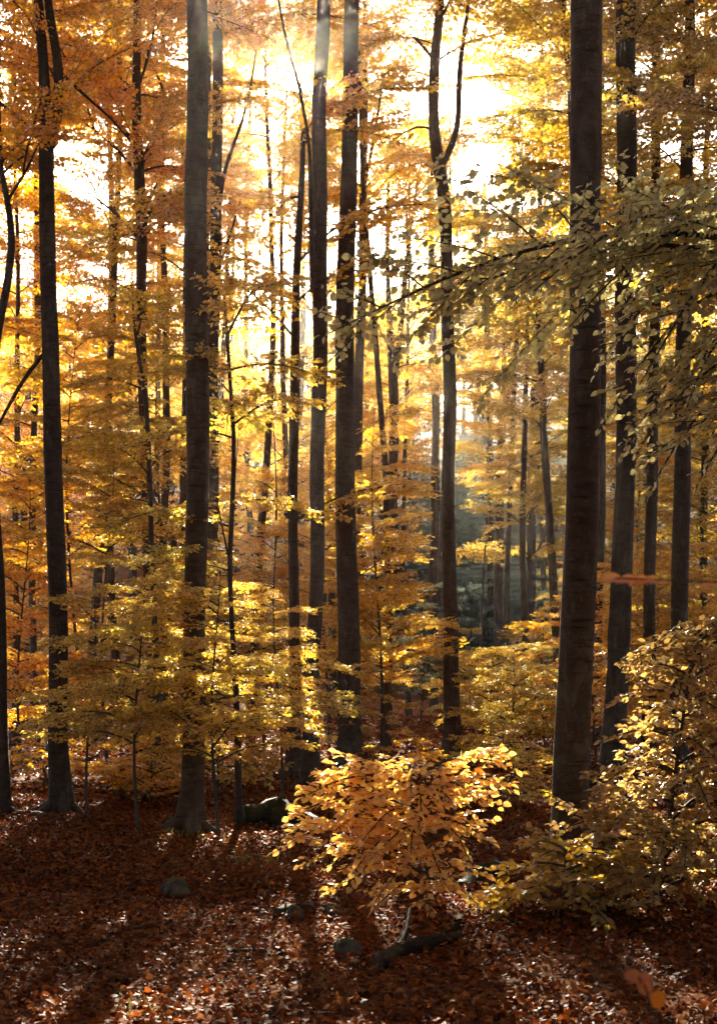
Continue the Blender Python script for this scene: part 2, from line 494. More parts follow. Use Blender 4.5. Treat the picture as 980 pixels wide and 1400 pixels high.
SHAFTS = []      # gaps in the canopy that let the sun down: (x, y, z, radius)
def shaft(px, py, d, r_):
    v = P(px, py, d); SHAFTS.append((v, r_))
shaft(560, 1110, 9.4, .75); shaft(500, 1080, 9.4, .6); shaft(640, 1060, 9.4, .6)
shaft(820, 980, 10.2, .5); shaft(900, 1000, 10.2, .5); shaft(385, 900, 17.5, .8); shaft(300, 830, 14.6, .6)
shaft(700, 960, 24, 1.0); shaft(650, 940, 30, 1.0); shaft(20, 1140, 16, .4)

def in_shaft(v):
    for p, r_ in SHAFTS:
        w = v - p; t = w.dot(SUN)
        if t > 3 and (w - SUN * t).length < r_ + .8: return random.random() < .88
    return False

def add_bough(parent, kind, base, azim, el, scale, color, roll=0.0):
    w, lv = random.choice(PROTO[kind])
    ln = {'S': .9, 'M': 1.7, 'L': 3.0, 'F': 4.2}[kind] * scale
    dv = Vector((math.cos(azim) * math.cos(el), math.sin(azim) * math.cos(el), math.sin(el)))
    if in_shaft(parent.location + Vector(base) + dv * ln * .5): return None
    for t in (.3, .6, .9, 1.05):        # nothing grows right in front of the viewer
        wp = parent.location + Vector(base) + dv * ln * t
        if -2.5 < wp.y < 6.5 and abs(wp.x) < 1.2 + .30 * max(wp.y, 0) + ln * .45 and wp.z < EYE + .55 * max(wp.y, 0) + 1.5: return None
    b = link('bough', w, parent)
    m = Matrix.Rotation(azim, 4, 'Z') @ Matrix.Rotation(-el, 4, 'Y') @ Matrix.Rotation(roll, 4, 'X')
    b.matrix_basis = Matrix.Translation(Vector(base)) @ m @ Matrix.Scale(scale, 4)
    l = link('leaves', lv, b, kind='stuff')
    j = random.uniform(.85, 1.12)
    l.color = (color[0] * j * random.uniform(.94, 1.04), color[1] * j * random.uniform(.92, 1.06), color[2] * j, 1)
    return b

# leaf colours (base colours of the leaves themselves)
ORANGE = (.80, .42, .065)
AMBER = (.78, .46, .070)
GOLD = (.76, .48, .080)
YELLOW = (.72, .49, .10)
OLIVE = (.44, .33, .065)
GREEN = (.20, .20, .04)
RUST = (.38, .10, .02)

def mixc(a, b, t):
    return tuple(a[i] * (1 - t) + b[i] * t for i in range(3))

def zone_color(px, py):
    """which kind of autumn leaf the trees of that part of the wood carry"""
    if px < 130: c = mixc(ORANGE, AMBER, .3)
    elif px < 330: c = mixc(ORANGE, GOLD, (px - 130) / 200)
    elif px < 640: c = mixc(GOLD, YELLOW, .3)
    elif px < 760: c = mixc(YELLOW, OLIVE, .3)
    else: c = mixc(OLIVE, AMBER, .35)
    return c

HOLES = [(105, 220, 32, 58), (160, 268, 38, 30), (385, 130, 56, 60), (372, 240, 26, 48), (655, 150, 22, 36),
         (660, 235, 28, 42), (700, 290, 30, 16)]
def in_hole(v):
    if v.y < 2: return False
    x, y = proj(v)
    for (cx, cy, rx, ry) in HOLES:
        if ((x - cx) / rx) ** 2 + ((y - cy) / ry) ** 2 < 1: return True
    return False

# ------------------------------------------------------------------ trees
def smooth_path(pts, wid, step=0.35):
    pts = np.asarray(pts, float); wid = np.asarray(wid, float)
    s = np.concatenate([[0], np.cumsum(np.linalg.norm(np.diff(pts, axis=0), axis=1))])
    n = max(4, int(s[-1] / step))
    u = np.linspace(0, s[-1], n)
    out = np.stack([np.interp(u, s, pts[:, k]) for k in range(3)], -1)
    w = np.interp(u, s, wid)
    for _ in range(3):
        out[1:-1] = (out[:-2] + 2 * out[1:-1] + out[2:]) / 4
        w[1:-1] = (w[:-2] + 2 * w[1:-1] + w[2:]) / 4
    return out, w

def trunk_mesh(W, path, rad_, sides, seed, flare=True):
    r = np.random.default_rng(seed)
    n = len(path)
    z = path[:, 2] - path[0, 2]
    th = np.arange(sides) / sides * 2 * np.pi
    f = np.ones((n, sides))
    ph = r.uniform(0, 6, 4)
    f += 0.03 * np.sin(2 * th[None] + ph[0] + z[:, None] * .4) + 0.02 * np.sin(3 * th[None] + ph[1] - z[:, None] * .9)
    f += 0.012 * np.sin(z[:, None] * 5 + ph[2] + th[None] * 2)
    for _ in range(int(4 + z[-1] * .7)):
        zc, tc_, sg = r.uniform(.6, max(1, z[-1])), r.uniform(0, 6.28), r.uniform(.06, .16)
        dth = np.angle(np.exp(1j * (th - tc_)))
        f += r.choice([.10, .16, -.07]) * np.exp(-((z[:, None] - zc) / (sg * 1.2)) ** 2 - (dth[None] / .5) ** 2)
    path = path + np.stack([.012 * np.sin(z * 1.7 + ph[1]) + .02 * np.sin(z * .6 + ph[2]), .01 * np.sin(z * 1.3), 0 * z], -1) * np.clip(z, 0, 1)[:, None]
    if flare:
        k = np.exp(-z / 0.33)[:, None]
        f += k * (0.50 + 0.42 * np.sin(5 * th[None] + ph[3]) + .12 * np.sin(3 * th[None] + ph[1]))
    W.tube(path, rad_, sides, f)

TREES = []
def tree(name, pts, d, label, cat='tree', group=None, bark=M_BARK, sides=20, forks=(), height=20, crown=None, color=None, base=None, lean=0.0, flare=True):
    """pts: [(px, py, width px)] from the base upwards; forks: more such lists"""
    bx, by, bw = pts[0]
    v0 = P(bx, by, d)
    zb = gz(v0.x, v0.y) - 0.12
    root = empty(name, (v0.x, v0.y, zb), label, cat, group)
    o = Vector((v0.x, v0.y, zb))
    W = Wood()
    ends = []
    paths = []
    for li, lst in enumerate([pts] + list(forks)):
        dd = d
        P3 = [P(a, b, dd) - o for a, b, c in lst]
        rr = [c / F * d / 2 for a, b, c in lst]
        if li == 0:
            P3[0].z = max(P3[0].z, 0.13)
            P3.insert(0, Vector((P3[0].x, P3[0].y, 0))); rr.insert(0, rr[0])
        if lst[-1][1] <= 5 and height:      # goes on above the frame
            top = P3[-1]; r0 = rr[-1]
            k = max(1, height - top.z)
            rg = random.Random(int(bx * 7 + li))
            P3.append(top + Vector((rg.uniform(-.3, .3), rg.uniform(-.3, .3), k * .5))); rr.append(r0 * .6)
            P3.append(top + Vector((rg.uniform(-.8, .8), rg.uniform(-.8, .8), k))); rr.append(max(.02, r0 * .12))
        pa, wa = smooth_path([tuple(p) for p in P3], rr, .12 if d < 18 else (.2 if d < 30 else .6))
        if li == 0:
            trunk_mesh(W, pa, wa, sides, int(bx * 13 + by), flare)
        else:
            W.tube(pa, wa, max(7, sides // 2))
        paths.append((pa, wa))
    if d < 24 and flare:
        r0 = paths[0][1][0]
        rgr = random.Random(int(bx) + 3)
        for k in range(6):
            a_ = k * 1.05 + rgr.uniform(-.3, .3); ln = r0 * rgr.uniform(2.6, 4.2)
            pr = []
            for t in (0, .3, .6, 1):
                q = (r0 * .55 + ln * t); wob = .25 * math.sin(t * 3 + k)
                x_, y_ = math.cos(a_ + wob * t) * q, math.sin(a_ + wob * t) * q
                pr.append((x_, y_, gz(o.x + x_, o.y + y_) - o.z + (.20 * (1 - t) ** 2.2 - .01 - .05 * t) * (r0 / .15)))
            pa_, wa_ = smooth_path(pr, [r0 * .42, r0 * .30, r0 * .2, r0 * .06], .05)
            W.tube(pa_, wa_, 9)
    link('trunk', W.mesh('trunk', bark), root)
    if crown:
        for spec in crown:
            lo, hi, cnt, kind, sc = spec[:5]
            colr = spec[5] if len(spec) > 5 and spec[5] else (color or zone_color(bx, by))
            el = spec[6] if len(spec) > 6 else (0, 35)
            pick = spec[7] if len(spec) > 7 else None      # azimuth range
            cnt = int(cnt * (1.5 if hi < 9 else (1.45 if 23 < d < 36 else (1.3 if lo > 8.5 and d < 23 else 1.0))))
            for k in range(cnt):
                z = lo + (hi - lo) * (k + random.random()) / cnt
                pa, wa = random.choice(paths) if z > 6 and len(paths) > 1 else paths[0]
                if z > pa[-1, 2]: pa, wa = paths[0]
                i = int(np.argmin(np.abs(pa[:, 2] - z)))
                for _try in range(6):
                    azm = k * 2.4 + random.uniform(-.5, .5) if not pick else random.uniform(*pick)
                    e = rad(random.uniform(*el))
                    s = random.uniform(.75, 1.25) * sc
                    Ln = {'S': .9, 'M': 1.7, 'L': 3.0, 'F': 4.2}[kind] * s
                    dv = Vector((math.cos(azm) * math.cos(e), math.sin(azm) * math.cos(e), math.sin(e)))
                    b = Vector(pa[i])
                    if not (in_hole(o + b + dv * Ln * .55) or in_hole(o + b + dv * Ln * .9) or in_hole(o + b + dv * Ln * .25)):
                        add_bough(root, kind, b, azm, e, s, colr, random.uniform(-.3, .3)); break
    TREES.append((o.x, o.y))
    return root, o, paths

def topz(d, py):
    return EYE - (py - HOR) / F * d

exec_specs = []
U = lambda d, n, k='L', s=1.0, c=None: (topz(d, -10) + .5, 19, n, k, s, c, (5, 40))   # crown above the frame

d = hit(85, 1112)
tree('beech_tree', [(85, 1112, 30), (80, 1030, 26), (77, 850, 25), (72, 600, 24), (66, 400, 22), (68, 250, 21), (67, 190, 20), (62, 90, 14), (52, 0, 13), (46, -60, 11)], d,
     'dark forked beech at the left edge, its trunk splitting in two near the top', bark=M_BARKD,
     forks=[[(70, 200, 14), (80, 150, 15), (81, 90, 13), (70, 30, 12), (62, -30, 10)],
            [(66, 192, 7), (50, 178, 7), (25, 158, 5), (2, 145, 4), (-20, 120, 3)],
            [(64, 480, 6), (45, 500, 6), (20, 540, 5), (2, 575, 4), (-12, 600, 3)],
            [(80, 96, 5), (95, 110, 4), (120, 135, 4), (150, 158, 3), (180, 195, 2)],
            [(76, 1105, 5), (60, 1050, 3)]],
     crown=[U(d, 20), (8.2, 10, 4, 'M', 1.0, ORANGE, (10, 50))], height=19)
d = hit(4, 1114)
tree('beech_tree', [(5, 1112, 18), (2, 950, 14), (0, 800, 13), (-6, 640, 12), (-8, 520, 11), (0, 440, 11), (11, 390, 11), (19, 325, 10), (12, 270, 8), (2, 225, 7), (-2, 120, 6), (-6, 0, 5)], d,
     'slim crooked dark beech on the very left edge of the picture', bark=M_BARKD, sides=12, crown=[U(d, 10), (topz(d, 250), 8, 5, 'M', .9, ORANGE)],
     forks=[[(12, 272, 4), (30, 245, 4), (48, 215, 3), (55, 190, 2)]], height=13)
tree('beech_tree', [(20, 1035, 10), (22, 850, 8), (24, 620, 8), (25, 520, 7), (24, 400, 6), (20, 200, 5), (22, 0, 4)], 30, 'thin straight beech pole between the left edge and the dark forked beech', sides=8,
     crown=[(9, 17, 10, 'L', .9, ORANGE), (3, 9, 5, 'M', 1.1, ORANGE)], height=17)
tree('beech_tree', [(46, 1035, 12), (45, 850, 10), (46, 640, 9), (52, 500, 9), (50, 300, 8), (46, 100, 6), (44, 0, 5)], 31, 'thin beech just left of the dark forked beech, behind it', sides=8,
     crown=[(8, 18, 12, 'L', .9, mixc(ORANGE, AMBER, .5)), (3, 8, 4, 'M', 1.1, ORANGE)], height=18)
tree('beech_tree', [(212, 1085, 16), (208, 860, 15), (203, 700, 15), (196, 560, 14), (193, 420, 14), (192, 330, 15), (189, 250, 15), (187, 140, 13), (188, 60, 10), (188, -20, 8)], 25,
     'beech with several rising side limbs between the dark forked trunk and the thick left trunk', sides=12,
     forks=[[(187, 196, 6), (165, 172, 5), (140, 150, 4), (118, 128, 3), (95, 100, 2)], [(188, 238, 5), (165, 205, 4), (140, 185, 3), (112, 165, 2)],
            [(193, 330, 5), (170, 300, 4), (140, 275, 3), (118, 262, 2)], [(190, 300, 5), (205, 280, 4), (215, 250, 3)], [(186, 130, 4), (200, 90, 4), (212, 40, 3), (216, -10, 2)]],
     crown=[(10.5, 18, 16, 'L', .8, mixc(ORANGE, OLIVE, .35)), (8, 11, 9, 'M', 1.1, ORANGE, (0, 40)), (3.5, 8, 10, 'M', 1.2, mixc(GOLD, OLIVE, .5), (-5, 15))], height=18)
tree('young_beech', [(218, 1085, 9), (214, 1000, 8), (208, 765, 7), (203, 640, 7), (200, 540, 6), (187, 460, 4), (184, 400, 2)], 21,
     'crooked young beech stem bending left just in front of the limbed beech', sides=8,
     crown=[(2.5, 7.5, 12, 'M', .8, mixc(AMBER, OLIVE, .5), (-5, 20))])
tree('beech_tree', [(226, 1060, 13), (224, 740, 11), (228, 600, 10), (224, 350, 9), (222, 200, 8), (224, 0, 6)], 33, 'slim beech close left of the thick left trunk, far behind it', sides=8,
     crown=[(12, 20, 12, 'L', 1, mixc(ORANGE, GOLD, .4)), (5, 12, 6, 'L', .7, GOLD)], height=20)
d = hit(258, 1143)
tree('beech_tree', [(257, 1143, 38), (261, 1090, 31), (264, 950, 31), (265, 850, 30), (268, 700, 31), (268, 550, 32), (270, 400, 30), (270, 250, 30), (272, 100, 28), (272, -10, 27)], d,
     'thick smooth grey brown beech on the left with flared foot on open leaf litter', sides=28, crown=[U(d, 20), ], height=19)
tree('beech_tree', [(285, 1055, 22), (288, 900, 19), (290, 740, 18), (291, 600, 17), (293, 500, 15), (294, 350, 17), (296, 200, 15), (296, 60, 15), (298, -10, 13)], 26,
     'beech half hidden directly behind the thick left trunk, showing on its right side', sides=14,
     forks=[[(297, 330, 6), (304, 240, 6), (318, 200, 5), (332, 168, 4), (345, 110, 3), (350, 70, 2)], [(300, 365, 4), (312, 330, 4), (322, 300, 3), (330, 270, 2)]],
     crown=[(13, 20, 12, 'L', 1, GOLD)], height=20)
tree('beech_tree', [(282, 1060, 10), (283, 800, 9), (284, 600, 9), (284, 400, 8), (285, 200, 7), (286, 0, 6)], 29, 'slim pole wedged between the thick left trunk and the beech behind it', sides=8,
     crown=[(13, 19, 8, 'L', .9, GOLD)], height=19)
tree('beech_tree', [(250, 1050, 10), (252, 700, 10), (254, 420, 9), (254, 300, 8), (257, 215, 6), (240, 155, 5), (225, 112, 4), (205, 78, 3), (196, 60, 2)], 30,
     'stem leaning up left out from behind the thick left trunk, bare limb against the sky', sides=8, crown=[(10, 13.5, 7, 'M', 1, GOLD)])
tree('young_beech', [(327, 1132, 11), (326, 1040, 9), (325, 950, 8), (318, 860, 7), (312, 770, 7), (314, 700, 7), (317, 600, 6), (313, 520, 5), (309, 440, 4), (306, 400, 2)], hit(327, 1132),
     'thin wavy young beech stem between the thick left trunk and the paired centre trunks', bark=M_BARKD, sides=8,
     forks=[[(313, 765, 3), (300, 700, 2), (290, 650, 2)]],
     crown=[(1.2, 5.6, 16, 'M', .75, mixc(OLIVE, YELLOW, .5), (-8, 20))])
tree('beech_tree', [(401, 1062, 22), (400, 900, 16), (401, 780, 14), (403, 600, 14), (404, 500, 13), (408, 350, 10), (411, 250, 8), (412, 180, 6)], hit(401, 1062),
     'spotted slim beech left of the pair of tall centre trunks', sides=12, crown=[(8, 13, 8, 'M', 1.2, GOLD), (4, 8, 7, 'M', 1.1, GOLD)])
d = hit(425, 1075)
tree('beech_tree', [(425, 1075, 24), (427, 900, 21), (431, 800, 20), (433, 620, 20), (437, 500, 20), (437, 400, 20), (440, 300, 20), (440, 240, 20), (436, 160, 19), (437, 110, 18), (442, 60, 18), (444, -10, 18)], d,
     'tall centre beech with a wavy upper trunk, standing right beside the sun', sides=20,
     forks=[[(426, 400, 6), (425, 300, 7), (424, 200, 5), (408, 110, 4), (392, 60, 4), (380, 0, 3), (378, -20, 2)]],
     crown=[U(d, 14)], height=20)
d = hit(478, 1068)
tree('beech_tree', [(478, 1068, 33), (477, 1000, 30), (476, 934, 31), (474, 700, 28), (472, 467, 27), (474, 350, 25), (475, 200, 22), (479, 80, 20), (480, -10, 19)], d,
     'tallest straight centre beech, broad smooth trunk right of the wavy one', sides=24, crown=[U(d, 14)], height=20)
tree('beech_tree', [(486, 1030, 13), (487, 880, 12), (489, 700, 12), (490, 560, 13), (493, 400, 12), (497, 250, 10), (499, 100, 10), (500, 0, 9)], 32,
     'slim beech peeping out just right of the broad straight centre trunk', sides=10,
     forks=[[(497, 260, 5), (512, 200, 4), (520, 150, 4), (524, 100, 3)], [(499, 120, 4), (488, 60, 3), (483, 0, 2)]], crown=[(9, 18, 12, 'L', .8, GOLD), (3, 9, 6, 'M', 1.2, GOLD)], height=18)
tree('beech_tree', [(528, 1010, 15), (530, 850, 14), (534, 700, 13), (538, 560, 14), (540, 500, 17), (533, 468, 9), (530, 400, 7), (532, 300, 6), (528, 200, 4)], 38,
     'beech forking into a narrow V in the gap right of the centre trunks', sides=10,
     forks=[[(541, 505, 9), (547, 465, 9), (550, 420, 7), (556, 340, 6), (565, 285, 4), (572, 240, 3)], [(556, 345, 4), (560, 310, 5), (553, 270, 3)]],
     crown=[(8, 15, 12, 'L', .8, GOLD), (4, 8, 4, 'M', 1.2, GOLD)])
tree('beech_tree', [(592, 960, 11), (593, 900, 11), (594, 700, 11), (595, 560, 10), (592, 467, 10), (590, 300, 8), (590, 200, 5)], 45,
     'slender beech just left of the curved forked trunk, farther back', sides=8, crown=[(10, 18, 8, 'L', .9, GOLD), (4, 10, 4, 'L', .7, YELLOW)])
d = 26.5
tree('beech_tree', [(620, 1012, 24), (617, 880, 20), (615, 760, 19), (612, 640, 18), (614, 520, 19), (610, 420, 17), (609, 350, 17), (606, 270, 17), (601, 222, 18), (595, 190, 15), (594, 140, 14), (595, 80, 13), (600, 30, 12), (604, -10, 11)], d,
     'gently curved beech right of centre, forking into two upright limbs high up', sides=16,
     forks=[[(604, 225, 10), (614, 208, 9), (624, 185, 8), (627, 160, 8), (627, 110, 8), (632, 60, 6), (642, -5, 5)],
            [(595, 85, 5), (580, 62, 5), (565, 50, 3)], [(596, 180, 4), (578, 160, 3), (560, 175, 3), (540, 190, 2)]],
     crown=[(15.5, 21, 10, 'L', .9, mixc(OLIVE, GOLD, .4)), (12.8, 16, 5, 'M', 1.2, mixc(GOLD, OLIVE, .5), (0, 30))], height=21)
tree('beech_tree', [(668, 930, 10), (669, 820, 9), (671, 700, 8), (669, 560, 8), (665, 450, 8), (664, 350, 6), (662, 250, 4)], 52,
     'thin straight beech left of the V shaped one in the far gap', sides=8, crown=[(13, 19, 7, 'L', .9, YELLOW), (6, 12, 3, 'L', .7, YELLOW)])
tree('beech_tree', [(680, 930, 10), (681, 760, 11), (683, 650, 12), (688, 560, 10), (690, 500, 7), (688, 470, 5), (690, 400, 3)], 50,
     'distant beech opening into a slim V of two stems right of the curved trunk', sides=8,
     forks=[[(686, 590, 7), (698, 520, 7), (706, 480, 5), (712, 430, 3)]], crown=[(9, 16, 7, 'L', .9, YELLOW), (5, 9, 2, 'L', .7, YELLOW)])
tree('beech_tree', [(725, 925, 14), (726, 800, 12), (727, 700, 12), (729, 560, 10), (732, 420, 7), (733, 330, 4)], 46,
     'short dark trunk with one bent side limb just left of the big right trunk', bark=M_BARKD, sides=10,
     forks=[[(728, 765, 4), (740, 745, 4), (752, 722, 3), (758, 700, 2)]], crown=[(8, 15, 8, 'L', .8, mixc(YELLOW, OLIVE, .5))])
d = hit(776, 1212)
tree('beech_tree', [(777, 1212, 50), (779, 1150, 48), (782, 1080, 47), (785, 950, 47), (787, 800, 46), (791, 650, 45), (797, 500, 44), (799, 420, 43), (798, 250, 43), (799, 120, 44), (801, -10, 45)], d,
     'thickest trunk in view, the big dark beech on the right standing nearest the viewer', bark=M_BARK, sides=32, crown=[U(d, 20, 'L', 1.0, OLIVE)], height=19)
tree('beech_tree', [(815, 1060, 15), (818, 780, 14), (820, 620, 14), (821, 400, 12), (822, 200, 11), (822, 0, 9)], 30, 'slim dark trunk showing between the two big right trunks', bark=M_BARKD, sides=8,
     crown=[(9, 18, 14, 'L', .9, mixc(OLIVE, AMBER, .4))], height=18)
d = hit(837, 1078)
tree('beech_tree', [(836, 1078, 34), (839, 1020, 31), (843, 930, 30), (848, 800, 29), (852, 640, 27), (855, 480, 30), (856, 350, 28), (858, 200, 28), (857, 60, 27), (856, -10, 26)], d,
     'second big dark trunk on the right, leaves hanging across its upper half', bark=M_BARKD, sides=20,
     crown=[U(d, 16, 'L', 1.0, OLIVE), (7.5, 11.5, 12, 'M', 1.0, mixc(OLIVE, AMBER, .3), (-10, 25))], height=19)
tree('beech_tree', [(885, 1010, 20), (888, 850, 17), (891, 700, 16), (893, 500, 15), (895, 350, 14), (896, 200, 13), (896, 100, 12), (897, -10, 10)], 26,
     'dark slender trunk right of the second big right trunk', bark=M_BARKD, sides=12, crown=[(8, 18, 18, 'L', .8, mixc(OLIVE, AMBER, .5))], height=18)
tree('beech_tree', [(925, 1000, 26), (927, 850, 24), (930, 700, 24), (934, 560, 22), (937, 400, 20), (939, 200, 17), (940, -10, 13)], 24,
     'dark trunk near the right edge behind hanging leaves', bark=M_BARKD, sides=14, crown=[(7, 18, 18, 'L', .8, mixc(OLIVE, AMBER, .3))], height=18)
tree('beech_tree', [(962, 1000, 12), (960, 800, 11), (962, 600, 10), (965, 400, 9), (966, 200, 8), (968, -10, 6)], 31,
     'thin dark pole closest to the right edge, far back', bark=M_BARKD, sides=8, crown=[(5, 18, 16, 'L', .8, mixc(OLIVE, ORANGE, .5))], height=18)

# ------------------------------------------------------------------ saplings
def sapling(px, py, d, top_py, label, color, boughs, lo=.15, lean=0, kind='M', sc=.8, name='beech_sapling', el=(-8, 22), bark=M_TWIG, group=None, taper=.55):
    v = P(px, py, d); zb = gz(v.x, v.y)
    o = Vector((v.x, v.y, zb - .03))
    root = empty(name, o, label, 'sapling', group)
    h = topz(d, top_py) - zb
    W = Wood()
    t = np.linspace(0, 1, 10)
    ph = random.uniform(0, 6)
    pa = np.stack([lean * t + .05 * h * .3 * np.sin(t * 5 + ph), .03 * h * np.sin(t * 4 + ph + 1), t * h], -1)
    pa[:, 0] -= pa[0, 0]; pa[:, 1] -= pa[0, 1]
    W.tube(pa, (.007 + .0035 * h) * (1.05 - t) + .003, 7)
    link('stem', W.mesh('stem', bark), root)
    boughs = int(boughs * 1.5)
    for k in range(boughs):
        u = lo + (1 - lo) * (k + random.random() * .6) / boughs
        i = u * 9; a = int(min(i, 8)); f = i - a
        b = Vector(pa[a] * (1 - f) + pa[a + 1] * f)
        s = sc * (1 - taper * u) * random.uniform(.75, 1.25)
        add_bough(root, kind, b, k * 2.4 + random.uniform(-.6, .6), rad(random.uniform(*el)), s, color, random.uniform(-.2, .2))
    return root

# mid-distance understory, left to centre
sapling(120, 1100, 17.0, 800, 'olive leaved sapling in the shade right of the dark forked trunk', mixc(OLIVE, YELLOW, .5), 13, kind='M', sc=.7, lo=.3)
sapling(190, 1095, 15.0, 760, 'broad olive sapling spreading left of the thick left trunk foot', mixc(OLIVE, YELLOW, .7), 18, kind='M', sc=.9, lo=.3)
sapling(300, 1110, 14.6, 775, 'yellow green sapling whose twigs cross the thick left trunk', YELLOW, 17, kind='M', sc=.8, lo=.28)
sapling(385, 1090, 17.5, 740, 'bright yellow sapling left of the wavy centre trunk', YELLOW, 16, kind='M', sc=.75, lo=.4)
sapling(150, 1080, 22, 620, 'tall amber sapling behind the shaded olive ones', mixc(AMBER, OLIVE, .35), 26, kind='M', sc=1.15)
sapling(330, 1060, 24, 560, 'tall golden understory beech between the thick left trunk and the centre trunks', mixc(GOLD, OLIVE, .25), 28, kind='M', sc=1.2)
sapling(115, 1070, 27, 430, 'tall thin understory beech with layered golden sprays right of the forked trunk', mixc(AMBER, OLIVE, .3), 26, kind='L', sc=.8, lo=.3)
sapling(235, 1065, 26, 420, 'tall understory beech with flat olive layers behind the thick left trunk', mixc(GOLD, OLIVE, .55), 26, kind='L', sc=.8, lo=.3)
sapling(360, 1050, 29, 470, 'tall yellow understory beech filling the gap left of the centre trunks', GOLD, 28, kind='L', sc=.75, lo=.25)
sapling(30, 1065, 25, 640, 'orange sapling behind the thin poles at the left edge', ORANGE, 22, kind='M', sc=1.1)
sapling(60, 1085, 20.5, 960, 'low orange sapling at the foot of the thin left poles', mixc(ORANGE, AMBER, .4), 14, kind='S', sc=1.2)
sapling(165, 1090, 19.5, 1000, 'small rusty orange sapling by the crooked young stem', mixc(ORANGE, AMBER, .3), 14, kind='S', sc=1.3)
sapling(205, 1092, 18.5, 1020, 'low orange leaved shrub left of the thick left trunk foot', ORANGE, 12, kind='S', sc=1.1)
sapling(300, 1078, 20, 985, 'low amber shrub behind the thick left trunk foot', AMBER, 12, kind='S', sc=1.2)
# centre and right understory
sapling(520, 1040, 26, 560, 'golden understory beech with bright horizontal sprays right of the broad centre trunk', GOLD, 30, kind='L', sc=.62, lo=.25)
sapling(525, 1045, 23, 900, 'orange gold sapling right of the broad centre trunk foot', AMBER, 12, kind='S', sc=1.0)
sapling(672, 1020, 30, 860, 'pale yellow sapling left of the big right trunk, lit from behind', mixc(YELLOW, GOLD, .4), 22, kind='M', sc=1.0)
sapling(700, 1040, 24, 880, 'pale sapling with long layered sprays beside the big right trunk', mixc(YELLOW, OLIVE, .35), 22, kind='M', sc=.9)
sapling(645, 1000, 36, 820, 'yellow sapling with flat layers in the bluish gap', mixc(YELLOW, OLIVE, .3), 14, kind='M', sc=1.0)
sapling(575, 1000, 38, 790, 'sapling deep in the gap left of the curved trunk, leaves greyed for shade', (.25, .27, .14), 16, kind='M', sc=1.1)  # leaf colour greyed and darkened to stand in for the shade there
sapling(745, 1030, 27, 820, 'amber sapling partly behind the big right trunk', AMBER, 18, kind='M', sc=.9)
sapling(815, 1040, 25, 760, 'orange sapling between the two big right trunks', mixc(ORANGE, AMBER, .3), 20, kind='M', sc=.85)
sapling(720, 980, 40, 560, 'tall yellow understory beech left of the big right trunk', mixc(YELLOW, OLIVE, .4), 15, kind='L', sc=.9, lo=.62)
sapling(660, 980, 44, 520, 'tall pale understory beech above the far gap', mixc(YELLOW, GOLD, .5), 14, kind='L', sc=.95, lo=.66)
sapling(905, 1040, 28, 740, 'dark orange sapling behind the right shrub', mixc(ORANGE, OLIVE, .3), 24, kind='M', sc=1.2)
sapling(960, 1040, 26, 800, 'rusty sapling at the right edge', mixc(ORANGE, AMBER, .5), 20, kind='M', sc=1.0)
sapling(880, 1030, 33, 560, 'tall dark orange understory beech behind the right trunks', mixc(AMBER, OLIVE, .5), 28, kind='L', sc=.85, lo=.2)
sapling(970, 1030, 30, 480, 'tall olive understory beech at the right edge', mixc(OLIVE, AMBER, .4), 28, kind='L', sc=.8, lo=.25)
sapling(690, 1075, 17.5, 985, 'small yellow sapling left of the big right trunk foot', mixc(YELLOW, AMBER, .4), 12, kind='S', sc=1.2)
sapling(450, 1040, 28, 600, 'tall golden understory beech behind the paired centre trunks', GOLD, 26, kind='L', sc=.7, lo=.2)

